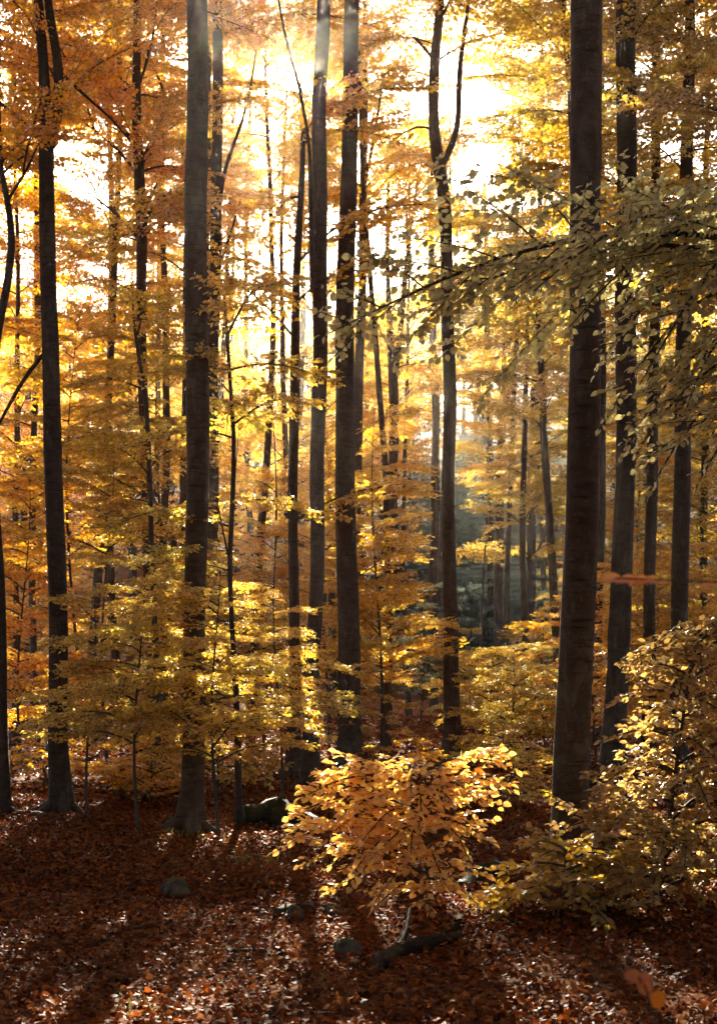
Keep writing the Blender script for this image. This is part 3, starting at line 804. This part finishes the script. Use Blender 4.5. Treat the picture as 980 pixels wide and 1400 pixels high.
# ------------------------------------------------------------------ near saplings with single leaves
def near_plant(root_loc, stem_pts, stem_r, boughs, label, color, name, cat, leaf, seed, n_single=300, dens=1.45, wid=.45, stem_mat=M_TWIG, extra_wood=None, part_name='stem'):
    """boughs: (base vec world, azimuth, elevation, length, roll)"""
    o = Vector(root_loc)
    root = empty(name, o, label, cat)
    W = Wood()
    if stem_pts:
        pa, wa = smooth_path([tuple(Vector(p) - o) for p in stem_pts], stem_r, .12 if len(stem_pts) < 6 else .3)
        W.tube(pa, wa, 10)
    TW = Wood()
    A = []
    for k, bsp in enumerate(boughs):
        base, azm, el, ln, roll = bsp[:5]
        bw, p, a, n, s, rn = make_bough(ln, leaf, seed + k * 7, density=dens, twig_gap=.09 if ln < 1.6 else .13, droop=bsp[5] if len(bsp) > 5 else .12, width=wid)
        M = (Matrix.Translation(Vector(base) - o) @ Matrix.Rotation(azm, 4, 'Z') @ Matrix.Rotation(-el, 4, 'Y') @ Matrix.Rotation(roll, 4, 'X'))
        m3 = np.array(M.to_3x3()); t3 = np.array(M.translation)
        for vv in range(len(bw.v)):
            bw.v[vv] = bw.v[vv] @ m3.T + t3
        for qq in bw.q: TW.q.append(qq + TW.n)
        TW.v += bw.v; TW.n += bw.n
        A.append((p @ m3.T + t3, a @ m3.T, n @ m3.T, s, rn))
    link(part_name, W.mesh(part_name, stem_mat), root)
    link('twigs', TW.mesh('twigs', M_TWIG), root)
    p, a, n, s, rn = [np.concatenate([x[i] for x in A]) for i in range(5)]
    wp = p + np.array(o)
    px = 490 + wp[:, 0] / wp[:, 1] * F; py = HOR - (wp[:, 2] - EYE) / wp[:, 1] * F
    facing = np.abs((n * unit(wp - np.array([0, 0, EYE]))).sum(1))
    score = s / wp[:, 1] * (facing + .2) * ((px > 5) & (px < 975) & (py > 5) & (py < 1395))
    order = np.argsort(-score)
    single = order[:n_single]; rest = order[n_single:]
    v, q, rr = leaf_arrays(p[rest], a[rest], n[rest], s[rest], rn[rest], True)
    me = link('leaves', mesh_np('leaves', v, quads=q, mat=M_LEAF, attrs={'rnd': rr}, smooth=True), root, kind='stuff')
    me.color = (*color, 1)
    prot = [unit_leaf('leaf', M_LEAF, x, 1.0) for x in (.05, .2, .35, .5, .65, .8, .95)]
    for i in single:
        l = link('leaf', prot[i % 7], root)
        l.matrix_basis = frame_matrix(p[i], a[i], n[i], s[i])
        l.color = (*color, 1)
    return root

# bright golden foreground sapling
d0 = 9.4
b0 = P(588, 1265, d0); b0.z = gz(b0.x, b0.y) - .03
st = [b0, P(587, 1205, d0), P(580, 1155, d0), P(574, 1105, d0), P(566, 1065, d0)]
rg = random.Random(5)
bl = []
for (u, azd, el, ln, dr) in ((.22, 215, 8, .6, .4), (.25, 255, 5, .6, .4), (.26, 300, 5, .5, .4), (.30, 200, 8, .8, .35), (.34, -10, 8, .5, .3), (.38, 235, 5, .75, .4), (.42, 175, 12, 1.0, .35), (.45, 280, 5, .6, .4), (.5, 245, 5, .85, .4), (.66, 265, 8, .7, .4), (.78, 262, 10, .6, .4), (.55, 225, 10, .8, .45), (.6, 300, 10, .7, .45), (.7, 215, 10, .85, .4), (.7, 240, 14, .7, .45), (.85, 255, 14, .65, .4), (.9, 195, 14, .95, .35), (.9, 315, 15, .65, .35), (1, 270, 16, .6, .4), (.48, 185, 10, .8, .4), (.5, 20, 10, .65, .2),
                         (.55, 190, 12, 1.15, .32), (.6, 250, 5, .8, .3), (.62, 320, 8, .7, .25), (.7, 175, 15, 1.05, .32), (.72, 60, 12, .8, .2), (.75, 5, 14, .65, .25),
                         (.8, 225, 12, .75, .3), (.84, 290, 12, .6, .25), (.88, 150, 18, .85, .3), (.92, 350, 15, .75, .3), (.95, 200, 22, .8, .3), (1, 100, 20, .6, .2), (1, 20, 20, .85, .3), (1, 240, 20, .5, .3)):
    k = u * 4; i = int(min(k, 3)); f = k - i
    bl.append((st[i].lerp(st[i + 1], f), rad(azd + rg.uniform(-12, 12)), rad(el), ln * .83, rad(rg.uniform(-15, 15)), dr))
near_plant(b0, st, [.013, .012, .010, .007, .004], bl, 'bright golden orange beech sapling glowing in the middle of the foreground', (.96, .60, .17), 'beech_sapling', 'sapling', .056, 900, dens=1.2)

# olive shrub at the lower right
d1 = 10.2
b1 = P(900, 1270, d1); b1.z = gz(b1.x, b1.y) - .03
st = [b1, P(906, 1190, d1), P(918, 1090, d1), P(932, 980, d1), P(945, 900, d1), P(950, 860, d1)]
bl = []
for k in range(60):
    u = .08 + .92 * k / 60
    kk = u * 5; i = int(min(kk, 4)); f = kk - i
    az_ = k * 137.5 + rg.uniform(-25, 25)
    ln = (1.15 - .6 * u) * rg.uniform(.75, 1.15)
    if u > .3 and math.cos(rad(az_)) < -.3: ln *= .72
    bl.append((st[i].lerp(st[i + 1], f), rad(az_), rad(rg.uniform(0, 22)), ln, rad(rg.uniform(-20, 20)), .28))
near_plant(b1, st, [.02, .018, .015, .012, .008, .005], bl, 'large olive green beech shrub filling the lower right corner', (.46, .30, .10), 'beech_shrub', 'shrub', .056, 1300, dens=1.5)

d2 = 9.6
b2 = P(760, 1290, d2); b2.z = gz(b2.x, b2.y) - .03
st = [b2, P(765, 1250, d2), P(768, 1215, d2), P(772, 1180, d2), P(775, 1160, d2)]
bl = []
for k in range(15):
    u = .3 + .7 * k / 15
    kk = u * 4; i = int(min(kk, 3)); f = kk - i
    bl.append((st[i].lerp(st[i + 1], f), rad(k * 137.5 + 20), rad(rg.uniform(-2, 18)), (.75 - .25 * u) * rg.uniform(.7, 1.1), rad(rg.uniform(-20, 20)), .25))
near_plant(b2, st, [.010, .010, .008, .006, .004], bl, 'low olive beech sapling with pale leaf tips in front of the big right trunk foot', (.48, .30, .05), 'beech_sapling', 'sapling', .062, 1700)

# tree outside the right edge whose boughs hang into the picture
dR = 8.8
br = P(1120, 1330, dR); br.z = gz(br.x, br.y) - .1
st = [br, P(1118, 1000, dR), P(1115, 600, dR), P(1112, 200, dR), P(1108, -200, dR), P(1100, -700, dR), P(1090, -1200, dR), P(1080, -1800, dR)]
def toward(base, tgt):
    v = tgt - base
    return math.atan2(v.y, v.x), math.atan2(v.z, math.hypot(v.x, v.y)), v.length
bl = []
for (y0, tx, ty, td, dr, ex) in ((345, 435, 425, 8.3, .02, 1.0), (370, 560, 410, 8.9, .04, 1.0), (290, 700, 370, 8.0, .08, 1.0),
                            (300, 770, 330, 8.5, .3, 1.), (380, 790, 470, 8.3, .3, 1), (470, 845, 540, 8.7, .3, 1.), (330, 880, 350, 9.1, .2, 1), (560, 880, 560, 8.4, .3, 1), (230, 880, 285, 9.3, .15, 1.), (330, 795, 400, 9.6, .35, 1), (430, 815, 520, 9.3, .4, 1), (500, 850, 585, 9.0, .4, 1), (400, 905, 470, 8.4, .35, 1), (540, 925, 600, 8.9, .4, 1), (300, 850, 400, 8.2, .35, 1)):
    b = P(1114, y0, dR)
    a_, e_, l_ = toward(b, P(tx, ty, td))
    bl.append((b, a_, e_, l_ * ex, rad(rg.uniform(-25, 25)), dr))
near_plant(br, st, [.19, .16, .15, .14, .13, .11, .08, .03], bl, 'beech at the right edge, long bough across the big trunks, leaves paled for sky sheen', (.52, .46, .21), 'beech_tree', 'tree', .054, 2100, dens=1.0, wid=.34, stem_mat=M_BARKD, part_name='trunk')  # pale leaf colour stands in for sky light and gloss on the bough

# ------------------------------------------------------------------ surrounding trees that make the upper right and top foliage and shade
def plain_tree(x, y, h, r0, color, label, cnt, lo, kind='L', sc=1.0, group=None, sides=10, bark=M_BARK):
    z0 = gz(x, y) - .1
    o = Vector((x, y, z0))
    root = empty('beech_tree', o, label, 'tree', group)
    t = np.linspace(0, 1, 14)
    a, b = random.uniform(-.6, .6), random.uniform(-.6, .6)
    ph = random.uniform(0, 6)
    pa = np.stack([a * t + .15 * np.sin(t * 6 + ph), b * t + .15 * np.sin(t * 5 + ph), t * h], -1)
    pa[:, :2] -= pa[0, :2]
    W = Wood()
    trunk_mesh(W, pa, r0 * (1.02 - t) ** .7 + .015, sides, int(abs(x * 31 + y * 7)) + 1)
    link('trunk', W.mesh('trunk', bark), root)
    for k in range(cnt):
        u = lo + (1 - lo) * (k + random.random()) / cnt
        i = u * 13; q = int(min(i, 12)); f = i - q
        bb = Vector(pa[q] * (1 - f) + pa[q + 1] * f)
        for _ in range(5):
            azm = k * 2.4 + random.uniform(-.5, .5); e = rad(random.uniform(0, 35)); s = sc * random.uniform(.75, 1.2) * (1.15 - .5 * u)
            dv = Vector((math.cos(azm) * math.cos(e), math.sin(azm) * math.cos(e), math.sin(e))) * 3 * s
            if not (in_hole(o + bb + dv * .5) or in_hole(o + bb + dv * .9)) or random.random() < .1:
                add_bough(root, kind, bb, azm, e, s, color, random.uniform(-.3, .3)); break
    return root

plain_tree(6.2, 15.5, 16, .15, mixc(OLIVE, AMBER, .2), 'beech outside the right edge, its olive leaves filling the upper right corner', 34, .38)
plain_tree(5.35, 20, 17, .13, mixc(OLIVE, AMBER, .15), 'beech just past the right edge with olive leaves across the top right', 30, .45, bark=M_BARKD)
plain_tree(3.65, 23.5, 19, .10, mixc(OLIVE, GOLD, .2), 'beech behind the big right trunk, dark olive leaves hanging at the top', 22, .55, sc=.8)
plain_tree(-7.6, 24, 17, .14, mixc(ORANGE, AMBER, .2), 'beech outside the left edge with orange leaves reaching into the upper left corner', 28, .4)
# unseen beeches added behind and beside the viewer to block sky light
k = 0
for (x, y) in ((-5, -4), (5, -6), (0.5, -9), (-9, 3), (9, 4), (-3, -14), (8, -13), (-10, -10), (-11, 13), (12, 12), (3, 1.5 - 6), (-7, 8), (8.5, 9), (-13, 0), (14, -4), (-6, -20), (3, -22), (13, -18), (-15, -18), (-16, 7), (16, 5), (-2, -6), (-8.5, 17), (9.5, 20), (-4.5, 2), (5, 3)):
    plain_tree(x, y, random.uniform(15, 19), .16, mixc(OLIVE, RUST, .3), 'unseen beech added around and behind the viewer to block sky light', 40, .12, group='added sky blocking beeches around the viewer', sc=1.1)

# ------------------------------------------------------------------ woods on the hillside behind
def crown_proto(seed, H, Rr, leaf, nb):
    r = np.random.default_rng(seed)
    V = []; Q = []; RR = []; off = 0
    W = Wood()
    for k in range(nb):
        u = (k + r.random()) / nb
        z = H * u
        env = Rr * math.sin(math.pi * min(.97, .12 + u * .86)) ** .7
        L = max(1.2, env * r.uniform(.7, 1.15))
        bw, p, a, n, s, rn = make_bough(L, leaf, seed * 31 + k, twig_gap=.30, density=1.0, width=.5)
        M = Matrix.Translation((0, 0, z)) @ Matrix.Rotation(k * 2.4 + r.uniform(-.4, .4), 4, 'Z') @ Matrix.Rotation(-rad(r.uniform(0, 30)), 4, 'Y') @ Matrix.Rotation(r.uniform(-.3, .3), 4, 'X')
        m3 = np.array(M.to_3x3()); t3 = np.array(M.translation)
        v, q, rr = leaf_arrays(p @ m3.T + t3, a @ m3.T, n @ m3.T, s, rn)
        V.append(v); Q.append(q + off); RR.append(rr); off += len(v)
        W.tube(np.array([t3, t3 + m3 @ np.array([L * .5, 0, .08 * L]), t3 + m3 @ np.array([L * .9, 0, 0])]), [.06, .035, .01], 4)
    return mesh_np('crown', np.concatenate(V), quads=np.concatenate(Q), mat=M_LEAF, attrs={'rnd': np.concatenate(RR)}), W.mesh('limbs', M_TWIG)
CROWNS = [crown_proto(50 + k, 11 + k, 3.4 + .3 * (k % 3), .17, 44) for k in range(5)]
far_trunks = []
for k in range(4):
    W = Wood(); t = np.linspace(0, 1, 12)
    pa = np.stack([.35 * np.sin(t * 4 + k) * t, .3 * np.sin(t * 3 + k * 2) * t, t * 20], -1)
    trunk_mesh(W, pa, .20 * (1.02 - t) ** .7 + .02, 8, 70 + k)
    far_trunks.append(W.mesh('trunk', M_BARKD))
rf = random.Random(21)
placed = []
cnt = 0; tries = 0
while cnt < 150 and tries < 6000:
    tries += 1
    y = 60 + 125 * rf.random() ** .8
    x = rf.uniform(-.30, .30) * y * 1.15
    if any((x - a) ** 2 + (y - b) ** 2 < (2.6 + y / 45) ** 2 for a, b in placed): continue
    o = Vector((x, y, gz(x, y) - .1))
    px, py = proj(o + Vector((0, 0, 12)))
    # keep the open sky of the photograph
    h = rf.uniform(.8, 1.15)
    h *= .88
    top = o + Vector((0, 0, 19 * h))
    tx, ty = proj(top)
    if (in_hole(top) or in_hole(o + Vector((0, 0, 17 * h)))) : continue
    if 560 < px < 770 and y < 75: continue
    placed.append((x, y)); cnt += 1
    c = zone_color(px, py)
    near = y < 75
    lab = 'yellow leaved beech in the wood that climbs the far hillside' if px > 330 else 'orange leaved beech in the wood that climbs the far hillside'
    root = empty('beech_tree', o, lab, 'tree', 'yellow beeches on the far hillside' if px > 330 else 'orange beeches on the far hillside')
    root.rotation_euler = (0, 0, rf.uniform(0, 6.28)); root.scale = (h, h, h)
    tr_ = link('trunk', rf.choice(far_trunks), root)
    cm, lm = rf.choice(CROWNS)
    sc = rf.uniform(.9, 1.1)
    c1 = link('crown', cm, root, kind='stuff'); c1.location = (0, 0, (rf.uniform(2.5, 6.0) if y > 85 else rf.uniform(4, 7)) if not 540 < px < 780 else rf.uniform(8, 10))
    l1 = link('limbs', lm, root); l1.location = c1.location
    if 520 < px < 800 and y > 85: c = mixc(c, (.07, .10, .05), .6)  # crowns in the gap darkened: hillside shade put into the leaf colour
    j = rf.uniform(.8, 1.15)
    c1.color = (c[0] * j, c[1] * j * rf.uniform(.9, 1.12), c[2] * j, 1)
# low undergrowth saplings on the slope
for k in range(84):
    y = rf.uniform(34, 95); x = rf.uniform(-.27, .27) * y
    if k >= 46: y = rf.uniform(58, 125); x = rf.uniform(.03, .15) * y
    o = P(490 + x / y * F, 900, y)
    px = 490 + x / y * F
    c = mixc(zone_color(px, 700), OLIVE, .25)
    hz = rf.uniform(2.5, 6)
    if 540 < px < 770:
        c = (.12, .17, .13); hz *= .75; y = max(y, 52); x = (px - 490) / F * y; zb = gz(x, y)  # bluish shade of the gap put into the leaf colour
    zb = gz(x, y)
    py_top = HOR - (zb + hz - EYE) / y * F
    if 540 < px < 770: lb, gr = 'low sapling in the gap left of the big right trunk, leaves coloured for shade', 'gap saplings with shade in their leaf colour'
    elif px < 330: lb, gr = 'orange layered sapling on the slope behind the left trunks', 'orange saplings on the slope at left'
    elif px <= 540: lb, gr = 'golden layered sapling on the slope behind the centre trunks', 'golden saplings on the slope in the centre'
    else: lb, gr = 'olive amber sapling on the slope behind the right trunks', 'olive saplings on the slope at right'
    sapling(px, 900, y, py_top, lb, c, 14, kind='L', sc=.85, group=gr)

for (px, dd, h, r0, c, lab, n, lo) in (
        (330, 62, 30, .12, mixc(GOLD, AMBER, .3), 'very tall distant beech left of the sun with its crown in the glare', 30, .5),
        (440, 64, 30, .12, GOLD, 'very tall distant beech right of the sun with its crown in the glare', 30, .5),
        (600, 60, 27, .12, GOLD, 'very tall distant beech left of the fork of the curved trunk', 28, .5),
        (745, 52, 24, .10, mixc(GOLD, OLIVE, .4), 'tall distant beech left of the big right trunk, leaves against the sky', 26, .5),
        (690, 44, 22, .08, mixc(GOLD, OLIVE, .5), 'slim beech with olive gold leaves breaking up the sky right of the curved forked trunk', 26, .5),
        (300, 48, 24, .12, mixc(GOLD, AMBER, .5), 'tall golden beech in the background right of the thick left trunk', 40, .4),
        (350, 52, 26, .12, GOLD, 'tall golden beech in the background under the sun', 26, .5),
        (420, 50, 26, .12, GOLD, 'tall golden beech in the background behind the wavy centre trunk', 22, .45),
        (215, 50, 25, .12, mixc(AMBER, GOLD, .4), 'tall amber beech in the background left of the thick left trunk', 40, .4),
        (70, 48, 25, .12, mixc(ORANGE, AMBER, .6), 'tall orange beech in the background behind the dark forked trunk', 40, .4),
        (345, 34, 17, .10, mixc(GOLD, AMBER, .4), 'slender golden beech below the sun, left of the paired centre trunks', 46, .3),
        (385, 38, 17, .10, GOLD, 'slender golden beech straight below the sun', 46, .3),
        (120, 36, 20, .12, mixc(ORANGE, AMBER, .4), 'orange beech in the background right of the dark forked trunk', 34, .35),
        (455, 40, 20, .10, GOLD, 'golden beech seen between the paired centre trunks', 46, .3),
        (560, 42, 20, .06, mixc(GOLD, YELLOW, .3), 'golden beech in the background left of the curved forked trunk', 30, .35),
        (530, 29, 19, .06, mixc(GOLD, AMBER, .5), 'golden beech right of the centre trunks with leaves up to the top edge', 16, .45),
        (165, 30, 19, .09, mixc(ORANGE, OLIVE, .3), 'slim beech with rusty leaves at the top left of the thick left trunk', 26, .5),
        (770, 34, 19, .10, mixc(OLIVE, GOLD, .5), 'beech with olive gold leaves just left of the big right trunk, behind it', 30, .35),
        (725, 38, 15, .09, mixc(YELLOW, OLIVE, .3), 'low pale yellow beech behind the short dark trunk', 22, .3)):
    plain_tree((px - 490) / F * dd, dd, h, r0, c, lab, n, lo, sc=.9, sides=8)

# ------------------------------------------------------------------ rocks, logs, sticks
def rock(px, py, wpx, hpx, label, seed):
    d = hit(px, py)
    w = wpx / F * d; h = hpx / F * d
    v = P(px, py, d)
    import bmesh
    bm = bmesh.new()
    bmesh.ops.create_icosphere(bm, subdivisions=4, radius=1)
    r = np.random.default_rng(seed); ph = r.uniform(0, 6, 8)
    for q in bm.verts:
        c = q.co
        f = 1 + .13 * math.sin(c.x * 3 + ph[0]) * math.sin(c.y * 3.3 + ph[1]) + .09 * math.sin(c.z * 5 + ph[2] + c.x * 2) + .06 * math.sin(c.x * 9 + ph[3]) * math.sin(c.z * 8 + ph[4] + c.y * 7) + .03 * math.sin(c.x * 19 + c.y * 13) * math.sin(c.z * 21 + ph[5])
        for nn, dd in ((Vector((.6, -.6, .5)), .8), (Vector((-.7, -.3, .6)), .82), (Vector((.1, -.2, 1)), .85)):
            nn = nn.normalized(); t = c.dot(nn)
            if t > dd: f *= dd / t
        q.co = Vector((c.x * w / 2 * f, c.y * w * .4 * f, c.z * h * .75 * f))
    me = bpy.data.meshes.new('stone'); bm.to_mesh(me); bm.free()
    me.polygons.foreach_set('use_smooth', [True] * len(me.polygons))
    me.materials.append(M_ROCK)
    o = link('stone', me); o.location = (v.x, v.y + w * .3, gz(v.x, v.y + w * .3) + h * .15)
    tag(o, label, 'stone')
rock(238, 1232, 42, 32, 'mossy pointed stone half sunk in the leaves on the left', 1)
rock(403, 1264, 28, 24, 'small mossy stone beside the dark rotten wood in the centre', 2)
rock(472, 1312, 46, 30, 'dark flat mossy stone at bottom centre', 3)
rock(455, 1254, 30, 18, 'small dark stone under the golden sapling', 4)

def log(pts, label, cat='log', name='fallen_log', mat=M_ROT, sides=12, forks=(), lift=.0, cap=True):
    """pts: (px, py, width px) lying on the ground"""
    px, py, w = pts[0][:3]
    d = hit(px, py); v = P(px, py, d)
    o = Vector((v.x, v.y, gz(v.x, v.y)))
    root = None
    W = Wood()
    for lst in [pts] + list(forks):
        P3 = []; rr = []
        for e in lst:
            a, b, c = e[:3]; up = e[3] if len(e) > 3 else 0
            dd = hit(a, b + c * .3); q = P(a, b + c * .3, dd)
            r_ = c / F * dd / 2
            P3.append((q.x - o.x, q.y - o.y, gz(q.x, q.y) + r_ * .6 + up + lift - o.z)); rr.append(r_)
        pa, wa = smooth_path(P3, rr, .06)
        r = np.random.default_rng(int(px + py))
        th = np.arange(sides) / sides * 6.283
        f = 1 + .10 * np.sin(3 * th[None] + np.arange(len(pa))[:, None] * .3) + r.normal(0, .13, (len(pa), sides)) + .25 * np.sin(np.arange(len(pa))[:, None] * .7 + 2 * th[None]) * (np.sin(np.arange(len(pa)) * .33)[:, None] > .3)
        pa2 = np.concatenate([pa[:1], pa, pa[-1:]]); wa2 = np.concatenate([[.001], wa, [.001]])
        pa2[0] += (pa[0] - pa[1]) * .15; pa2[-1] += (pa[-1] - pa[-2]) * .15
        f = np.concatenate([f[:1], f, f[-1:]])
        W.tube(pa2, wa2, sides, f)
    ob = link(name, W.mesh(name, mat))
    ob.location = o
    tag(ob, label, cat)
    return ob
log([(500, 1330, 16), (522, 1316, 26), (545, 1303, 20), (570, 1294, 24), (600, 1290, 17), (628, 1284, 15)], 'rotten dark log with a mossy top lying at bottom centre',
    forks=[[(600, 1288, 10), (628, 1262, 12), (640, 1235, 10), (632, 1205, 7), (618, 1180, 4)], [(545, 1302, 10), (556, 1280, 7, .05), (560, 1268, 4, .1)], [(520, 1318, 8), (548, 1330, 7), (572, 1334, 3)]])
log([(375, 1252, 16), (400, 1243, 18), (430, 1246, 12)], 'piece of dark rotten wood behind the small mossy stone')
log([(335, 1122, 26, .05), (370, 1118, 34, .08), (410, 1128, 30, .06), (440, 1135, 22)], 'dark fallen trunk piece behind the golden sapling, left side', mat=M_ROT)
log([(632, 1215, 18), (650, 1200, 26, .03), (680, 1196, 28, .04), (702, 1202, 18)], 'dark decayed stump piece in front of the big right trunk')
log([(15, 1110, 7), (50, 1114, 7), (100, 1118, 6), (150, 1122, 4)], 'long thin fallen branch at the foot of the dark forked trunk', 'branch', 'fallen_branch', M_TWIG, 7)
log([(170, 1272, 6), (200, 1270, 9), (235, 1262, 5)], 'short dark branch lying below the pointed stone', 'branch', 'fallen_branch', M_TWIG, 7)
log([(312, 1302, 4), (350, 1303, 5), (400, 1309, 4)], 'thin straight stick left of the bottom centre stone', 'stick', 'stick', M_TWIG, 6)
log([(704, 1326, 5), (722, 1332, 6), (745, 1338, 4)], 'pale broken stick right of the rotten log', 'stick', 'stick', M_PALE, 6)
log([(390, 1395, 5), (420, 1386, 5), (455, 1390, 4)], 'pale curved twig on the bottom edge', 'stick', 'stick', M_PALE, 6)
log([(855, 1375, 4), (900, 1376, 5), (935, 1380, 3)], 'thin dark twig near the bottom right corner', 'stick', 'stick', M_TWIG, 6)
log([(700, 1390, 4), (760, 1380, 6), (830, 1372, 4)], 'dark branch on the leaves near the bottom right', 'branch', 'fallen_branch', M_TWIG, 6)
log([(140, 1310, 4), (180, 1300, 5), (215, 1290, 3)], 'dark twig in the left foreground', 'stick', 'stick', M_TWIG, 6)
log([(560, 1330, 6), (600, 1325, 6), (640, 1318, 4)], 'thin twig lying against the rotten log', 'stick', 'stick', M_TWIG, 6)
log([(660, 1160, 4), (680, 1172, 4), (700, 1180, 3)], 'thin twig left of the big right trunk foot', 'stick', 'stick', M_TWIG, 6)

rs = random.Random(77)
for k in range(26):
    px = rs.uniform(20, 960); py = rs.uniform(1180, 1392)
    L_ = rs.uniform(18, 70); a_ = rs.uniform(-.35, .35); w_ = rs.uniform(2.5, 5)
    log([(px, py, w_), (px + L_ * .5, py + L_ * .5 * a_ + rs.uniform(-3, 3), w_ * .9), (px + L_, min(1398, py + L_ * a_), w_ * .5)],
        'thin dead beech twig lying on the leaf litter of the foreground', 'twig', 'dead_twig', rs.choice([M_TWIG, M_TWIG, M_PALE]), 6)['group'] = 'dead twigs on the litter'
# grass tufts
def grass_mat():
    m, nt = new_mat('grass_blade'); L = nt.links.new
    at = N(nt, 'ShaderNodeAttribute', attribute_name='rnd')
    r = ramp(nt, [(0, (.08, .09, .02)), (1, (.25, .2, .06))]); L(at.outputs['Fac'], r.inputs[0])
    df = N(nt, 'ShaderNodeBsdfDiffuse'); tr = N(nt, 'ShaderNodeBsdfTranslucent')
    L(r.outputs[0], df.inputs[0]); L(r.outputs[0], tr.inputs[0])
    mx = N(nt, 'ShaderNodeMixShader'); mx.inputs[0].default_value = .5
    L(df.outputs[0], mx.inputs[1]); L(tr.outputs[0], mx.inputs[2])
    o = N(nt, 'ShaderNodeOutputMaterial'); L(mx.outputs[0], o.inputs[0])
    return m
M_GRASS = grass_mat()
def tuft(px, py, hpx, n, spread, label, seed):
    d = hit(px, py); v = P(px, py, d); r = np.random.default_rng(seed)
    V = []; Q = []; RR = []; o = Vector((v.x, v.y, gz(v.x, v.y)))
    for k in range(n):
        h = hpx / F * d * r.uniform(.5, 1.1); a = r.uniform(0, 6.28); bx, by = r.normal(0, spread, 2)
        dx, dy = math.cos(a), math.sin(a); w = .004
        base = len(V)
        zz = gz(o.x + bx, o.y + by) - o.z
        for j in range(4):
            t = j / 3
            cx, cy, cz = bx + dx * h * .5 * t * t, by + dy * h * .5 * t * t, zz + h * (t - .25 * t * t)
            ww = w * (1 - t * .9)
            V += [(cx - dy * ww, cy + dx * ww, cz), (cx + dy * ww, cy - dx * ww, cz)]
            RR += [r.random()] * 2
        for j in range(3):
            q = base + j * 2
            Q.append((q, q + 1, q + 3, q + 2))
    ob = link('grass_tuft', mesh_np('grass_tuft', V, quads=Q, mat=M_GRASS, attrs={'rnd': RR}))
    ob.location = o
    tag(ob, label, 'grass', kind='stuff')
tuft(352, 1185, 30, 60, .18, 'thin green grass tuft in the clearing right of the thick left trunk', 1)
tuft(265, 1150, 28, 40, .15, 'grass blades at the foot of the thick left trunk', 2)
tuft(188, 1388, 36, 26, .12, 'grass blades at bottom left on the leaves', 3)
tuft(150, 1372, 22, 30, .2, 'short grass patch in the lower left corner', 4)
tuft(420, 1345, 18, 20, .15, 'few grass blades below the dark flat stone', 5)
tuft(385, 1190, 18, 26, .2, 'low grass next to the golden sapling, left of it', 6)

# blurred leaves close to the viewer
def air_twig(pts, leaves, label, d, cat='twig', name='beech_twig', color=(.34, .12, .02)):  # default leaf colour is dimmed to stand in for shade
    o = P(*pts[0][:2], d)
    root = empty(name, o, label, cat)
    W = Wood()
    pa, wa = smooth_path([tuple(P(a, b, d) - o) for a, b in pts], [.0022] * len(pts), .02)
    W.tube(pa, wa, 5)
    link('stem', W.mesh('stem', M_TWIG), root)
    for (x, y, s, ax, no) in leaves:
        l = link('leaf', unit_leaf('leaf', M_LEAF, .4), root)
        l.matrix_basis = frame_matrix(P(x, y, d) - o, ax, no, s)
        l.color = (*color, 1)
# a long shoot of the tree outside the right edge, close to the lens
air_twig([(1060, 800), (980, 796), (900, 793), (840, 790)],
         [(850, 791, .05, (-1, .2, .03), (.1, -.9, 1)), (888, 793, .05, (-1, .3, -.03), (.1, -.9, 1)), (905, 795, .045, (-1, -.2, .1), (.1, -.8, 1)), (872, 793, .052, (-1, .2, .03), (.1, -.7, 1)), (880, 795, .04, (-.8, .6, -.1), (0, -.6, 1)), (868, 795, .035, (1, .3, -.05), (.1, -.5, 1)),
          (918, 797, .03, (-.8, -.4, .1), (0, -.6, 1)), (982, 799, .045, (-1, .2, .0), (0, -.6, 1)), (990, 797, .04, (.9, .5, 0), (0, -.6, 1))],
         'blurred orange leaf shoot reaching in from the right edge close to the viewer', 3.2, color=(.85, .42, .07))
dz = hit(885, 1370)
air_twig([(905, 1480), (900, 1420), (888, 1365), (880, 1345)],
         [(888, 1362, .045, (-.4, .2, .75), (.2, -1, .3)), (893, 1352, .05, (.3, .2, -.8), (-.2, -1, .4)), (878, 1340, .04, (-1, .3, .35), (0, -.8, .5)), (872, 1338, .03, (1, .1, .2), (0, -.9, .4))],
         'two blurred orange leaves on a thin shoot near the bottom right, close to the viewer', 2.9)

# ------------------------------------------------------------------ haze
hv = []
x0, x1, y0, y1, z0, z1 = -75, 75, -30, 235, -3, 62
for z in (z0, z1):
    hv += [(x0, y0, z), (x1, y0, z), (x1, y1, z), (x0, y1, z)]
hq = [(0, 3, 2, 1), (4, 5, 6, 7), (0, 1, 5, 4), (1, 2, 6, 5), (2, 3, 7, 6), (3, 0, 4, 7)]
hm, nt = new_mat('forest_air')
pv = nt.nodes.new('ShaderNodeVolumePrincipled')
pv.inputs['Color'].default_value = (1.0, .91, .80, 1)
pv.inputs['Density'].default_value = 0.00035
pv.inputs['Anisotropy'].default_value = 0.88
oo = nt.nodes.new('ShaderNodeOutputMaterial'); nt.links.new(pv.outputs[0], oo.inputs['Volume'])
haze = link('haze', mesh_np('haze', hv, quads=hq, mat=hm), kind='stuff')
tag(haze, 'thin warm sunlit haze filling the wood')
